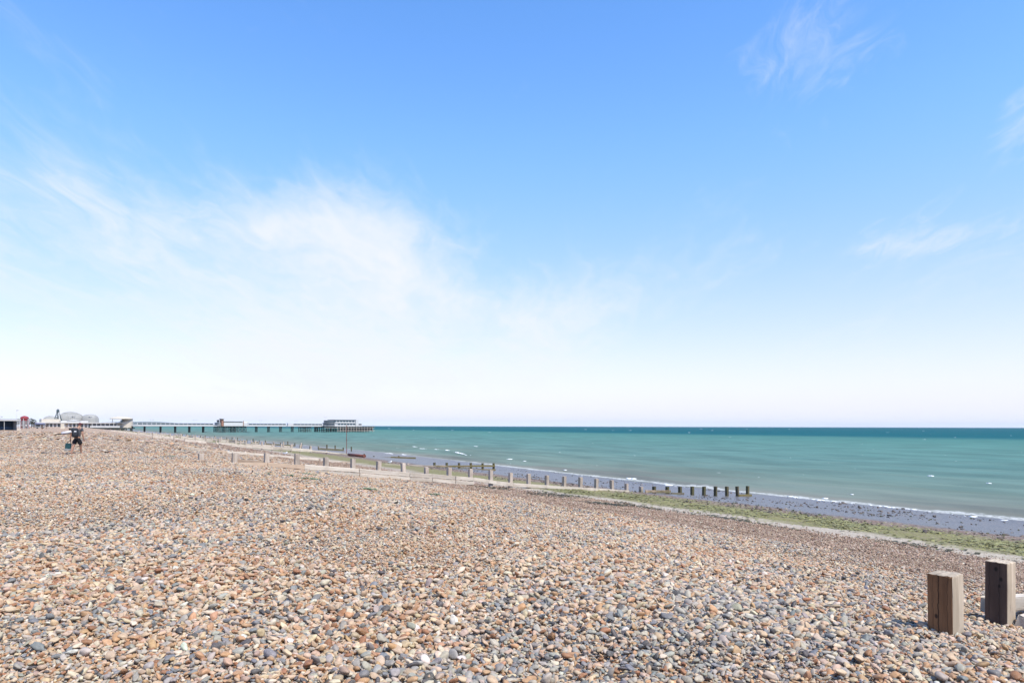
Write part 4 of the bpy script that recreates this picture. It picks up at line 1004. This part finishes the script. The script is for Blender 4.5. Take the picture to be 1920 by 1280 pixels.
for s in (-1, 1): MB().tube((-.36, .15 + s * .05, .60), (-.24, .16, .77), .012, .012, 6).tube((-.20, .15 + s * .05, .58), (-.24, .16, .77), .012, .012, 6).build('handle', M['black'], bg_)
# strollers far down the beach
JS = dict(pelvis=(0, 0, .92), spine=(0, 0, 1.12), chest=(0, .01, 1.36), neck=(0, .02, 1.51), head=(0, .04, 1.63), face=(0, 1, 0), lsh=(-.19, 0, 1.43), lel=(-.25, -.02, 1.15), lwr=(-.26, .05, .9), lha=(-.26, .08, .78),
          rsh=(.19, 0, 1.43), rel=(.25, -.02, 1.15), rwr=(.26, .05, .9), rha=(.26, .08, .78), lhip=(-.09, 0, .88), lkn=(-.11, .08, .49), lan=(-.12, -.05, .1), ltoe=(0, .13, 0), rhip=(.09, 0, .88), rkn=(.11, .03, .49), ran=(.12, .12, .1), rtoe=(0, .13, 0))
for x, y, ml, lb in ((78.8, 805.6, dict(shirt='black', shorts='black'), 'left of two dark clad figures before the kiosk trailer'), (87, 805.2, dict(shirt='black', shorts='grey'), 'right of two dark clad figures before the kiosk trailer'),
                     (54, 803.6, dict(shirt='pink', shorts='pink'), 'figure in pink beside the red topped ride'), (41, 804.2, dict(shirt='grey', shorts='black'), 'figure in grey just right of the white shelter'),
                     (49, 804, dict(shirt='white', shorts='navy'), 'figure in white top before the red topped ride')):
    h = hit(x, y); e = tag(empty('person', h, random.uniform(-1, 1)), lb, 'person', 'strollers far down the beach')
    person(e, JS, dict(skin=M['skin'], shirt=M[ml['shirt']], shorts=M[ml['shorts']], cap=M['black'], shoe=M['black']), False, False)
# gulls on the groynes
M['gull_w'] = plain('gull_white', (.8, .8, .79), .8, .05, 8); M['gull_g'] = plain('gull_grey', (.28, .30, .33), .8, .1, 8)
for x, y, q, lb in ((534, 853.2, Q3, 'gull perched on the plank wall of the farther groyne'), (730, 869.4, Q3, 'gull perched near the post gap of the farther groyne')):
    p = on_line(x, q); e = tag(empty('gull', (*P(p, q), zpix(x, y, q)), UA), lb, 'gull', 'gulls on the groynes'); e.location -= Vector((V[0], V[1], 0)) * .15
    bm = MB().ball((0, 0, .20), (.20, .085, .085), 2).ball((.17, 0, .31), (.06, .05, .055), 2).tube((.12, 0, .24), (.17, 0, .31), .05, .04, 8).tube((.22, 0, .305), (.28, 0, .295), .014, .004, 6)
    bm.tube((0, .03, 0), (0, .03, .15), .008).tube((0, -.03, 0), (0, -.03, .15), .008); bm.build('body', M['gull_w'], e, True)
    MB().ball((-.06, .05, .215), (.21, .045, .06), 2).ball((-.06, -.05, .215), (.21, .045, .06), 2).build('wings', M['gull_g'], e, True)

# sea air: one even, thin volume round everything
hz_b = MB().box(-27000, 27000, -27000, 27000, SEA - 6, 130).build('haze', bpy.data.materials.new('sea_haze'))
hm_ = hz_b.data.materials[0]; hm_.use_nodes = True; T = NT(hm_.node_tree); T.n.remove(T.n['Principled BSDF'])
pv_ = T.add('ShaderNodeVolumePrincipled', i={'Color': (.80, .89, 1.0, 1), 'Density': 2.6e-5})
T.put(T.n['Material Output'], 'Volume', pv_.outputs[0]); tag(hz_b, 'thin sea haze', kind='stuff')

for o in LATE:
    o.modifiers.new('scatter', 'NODES').node_group = GN
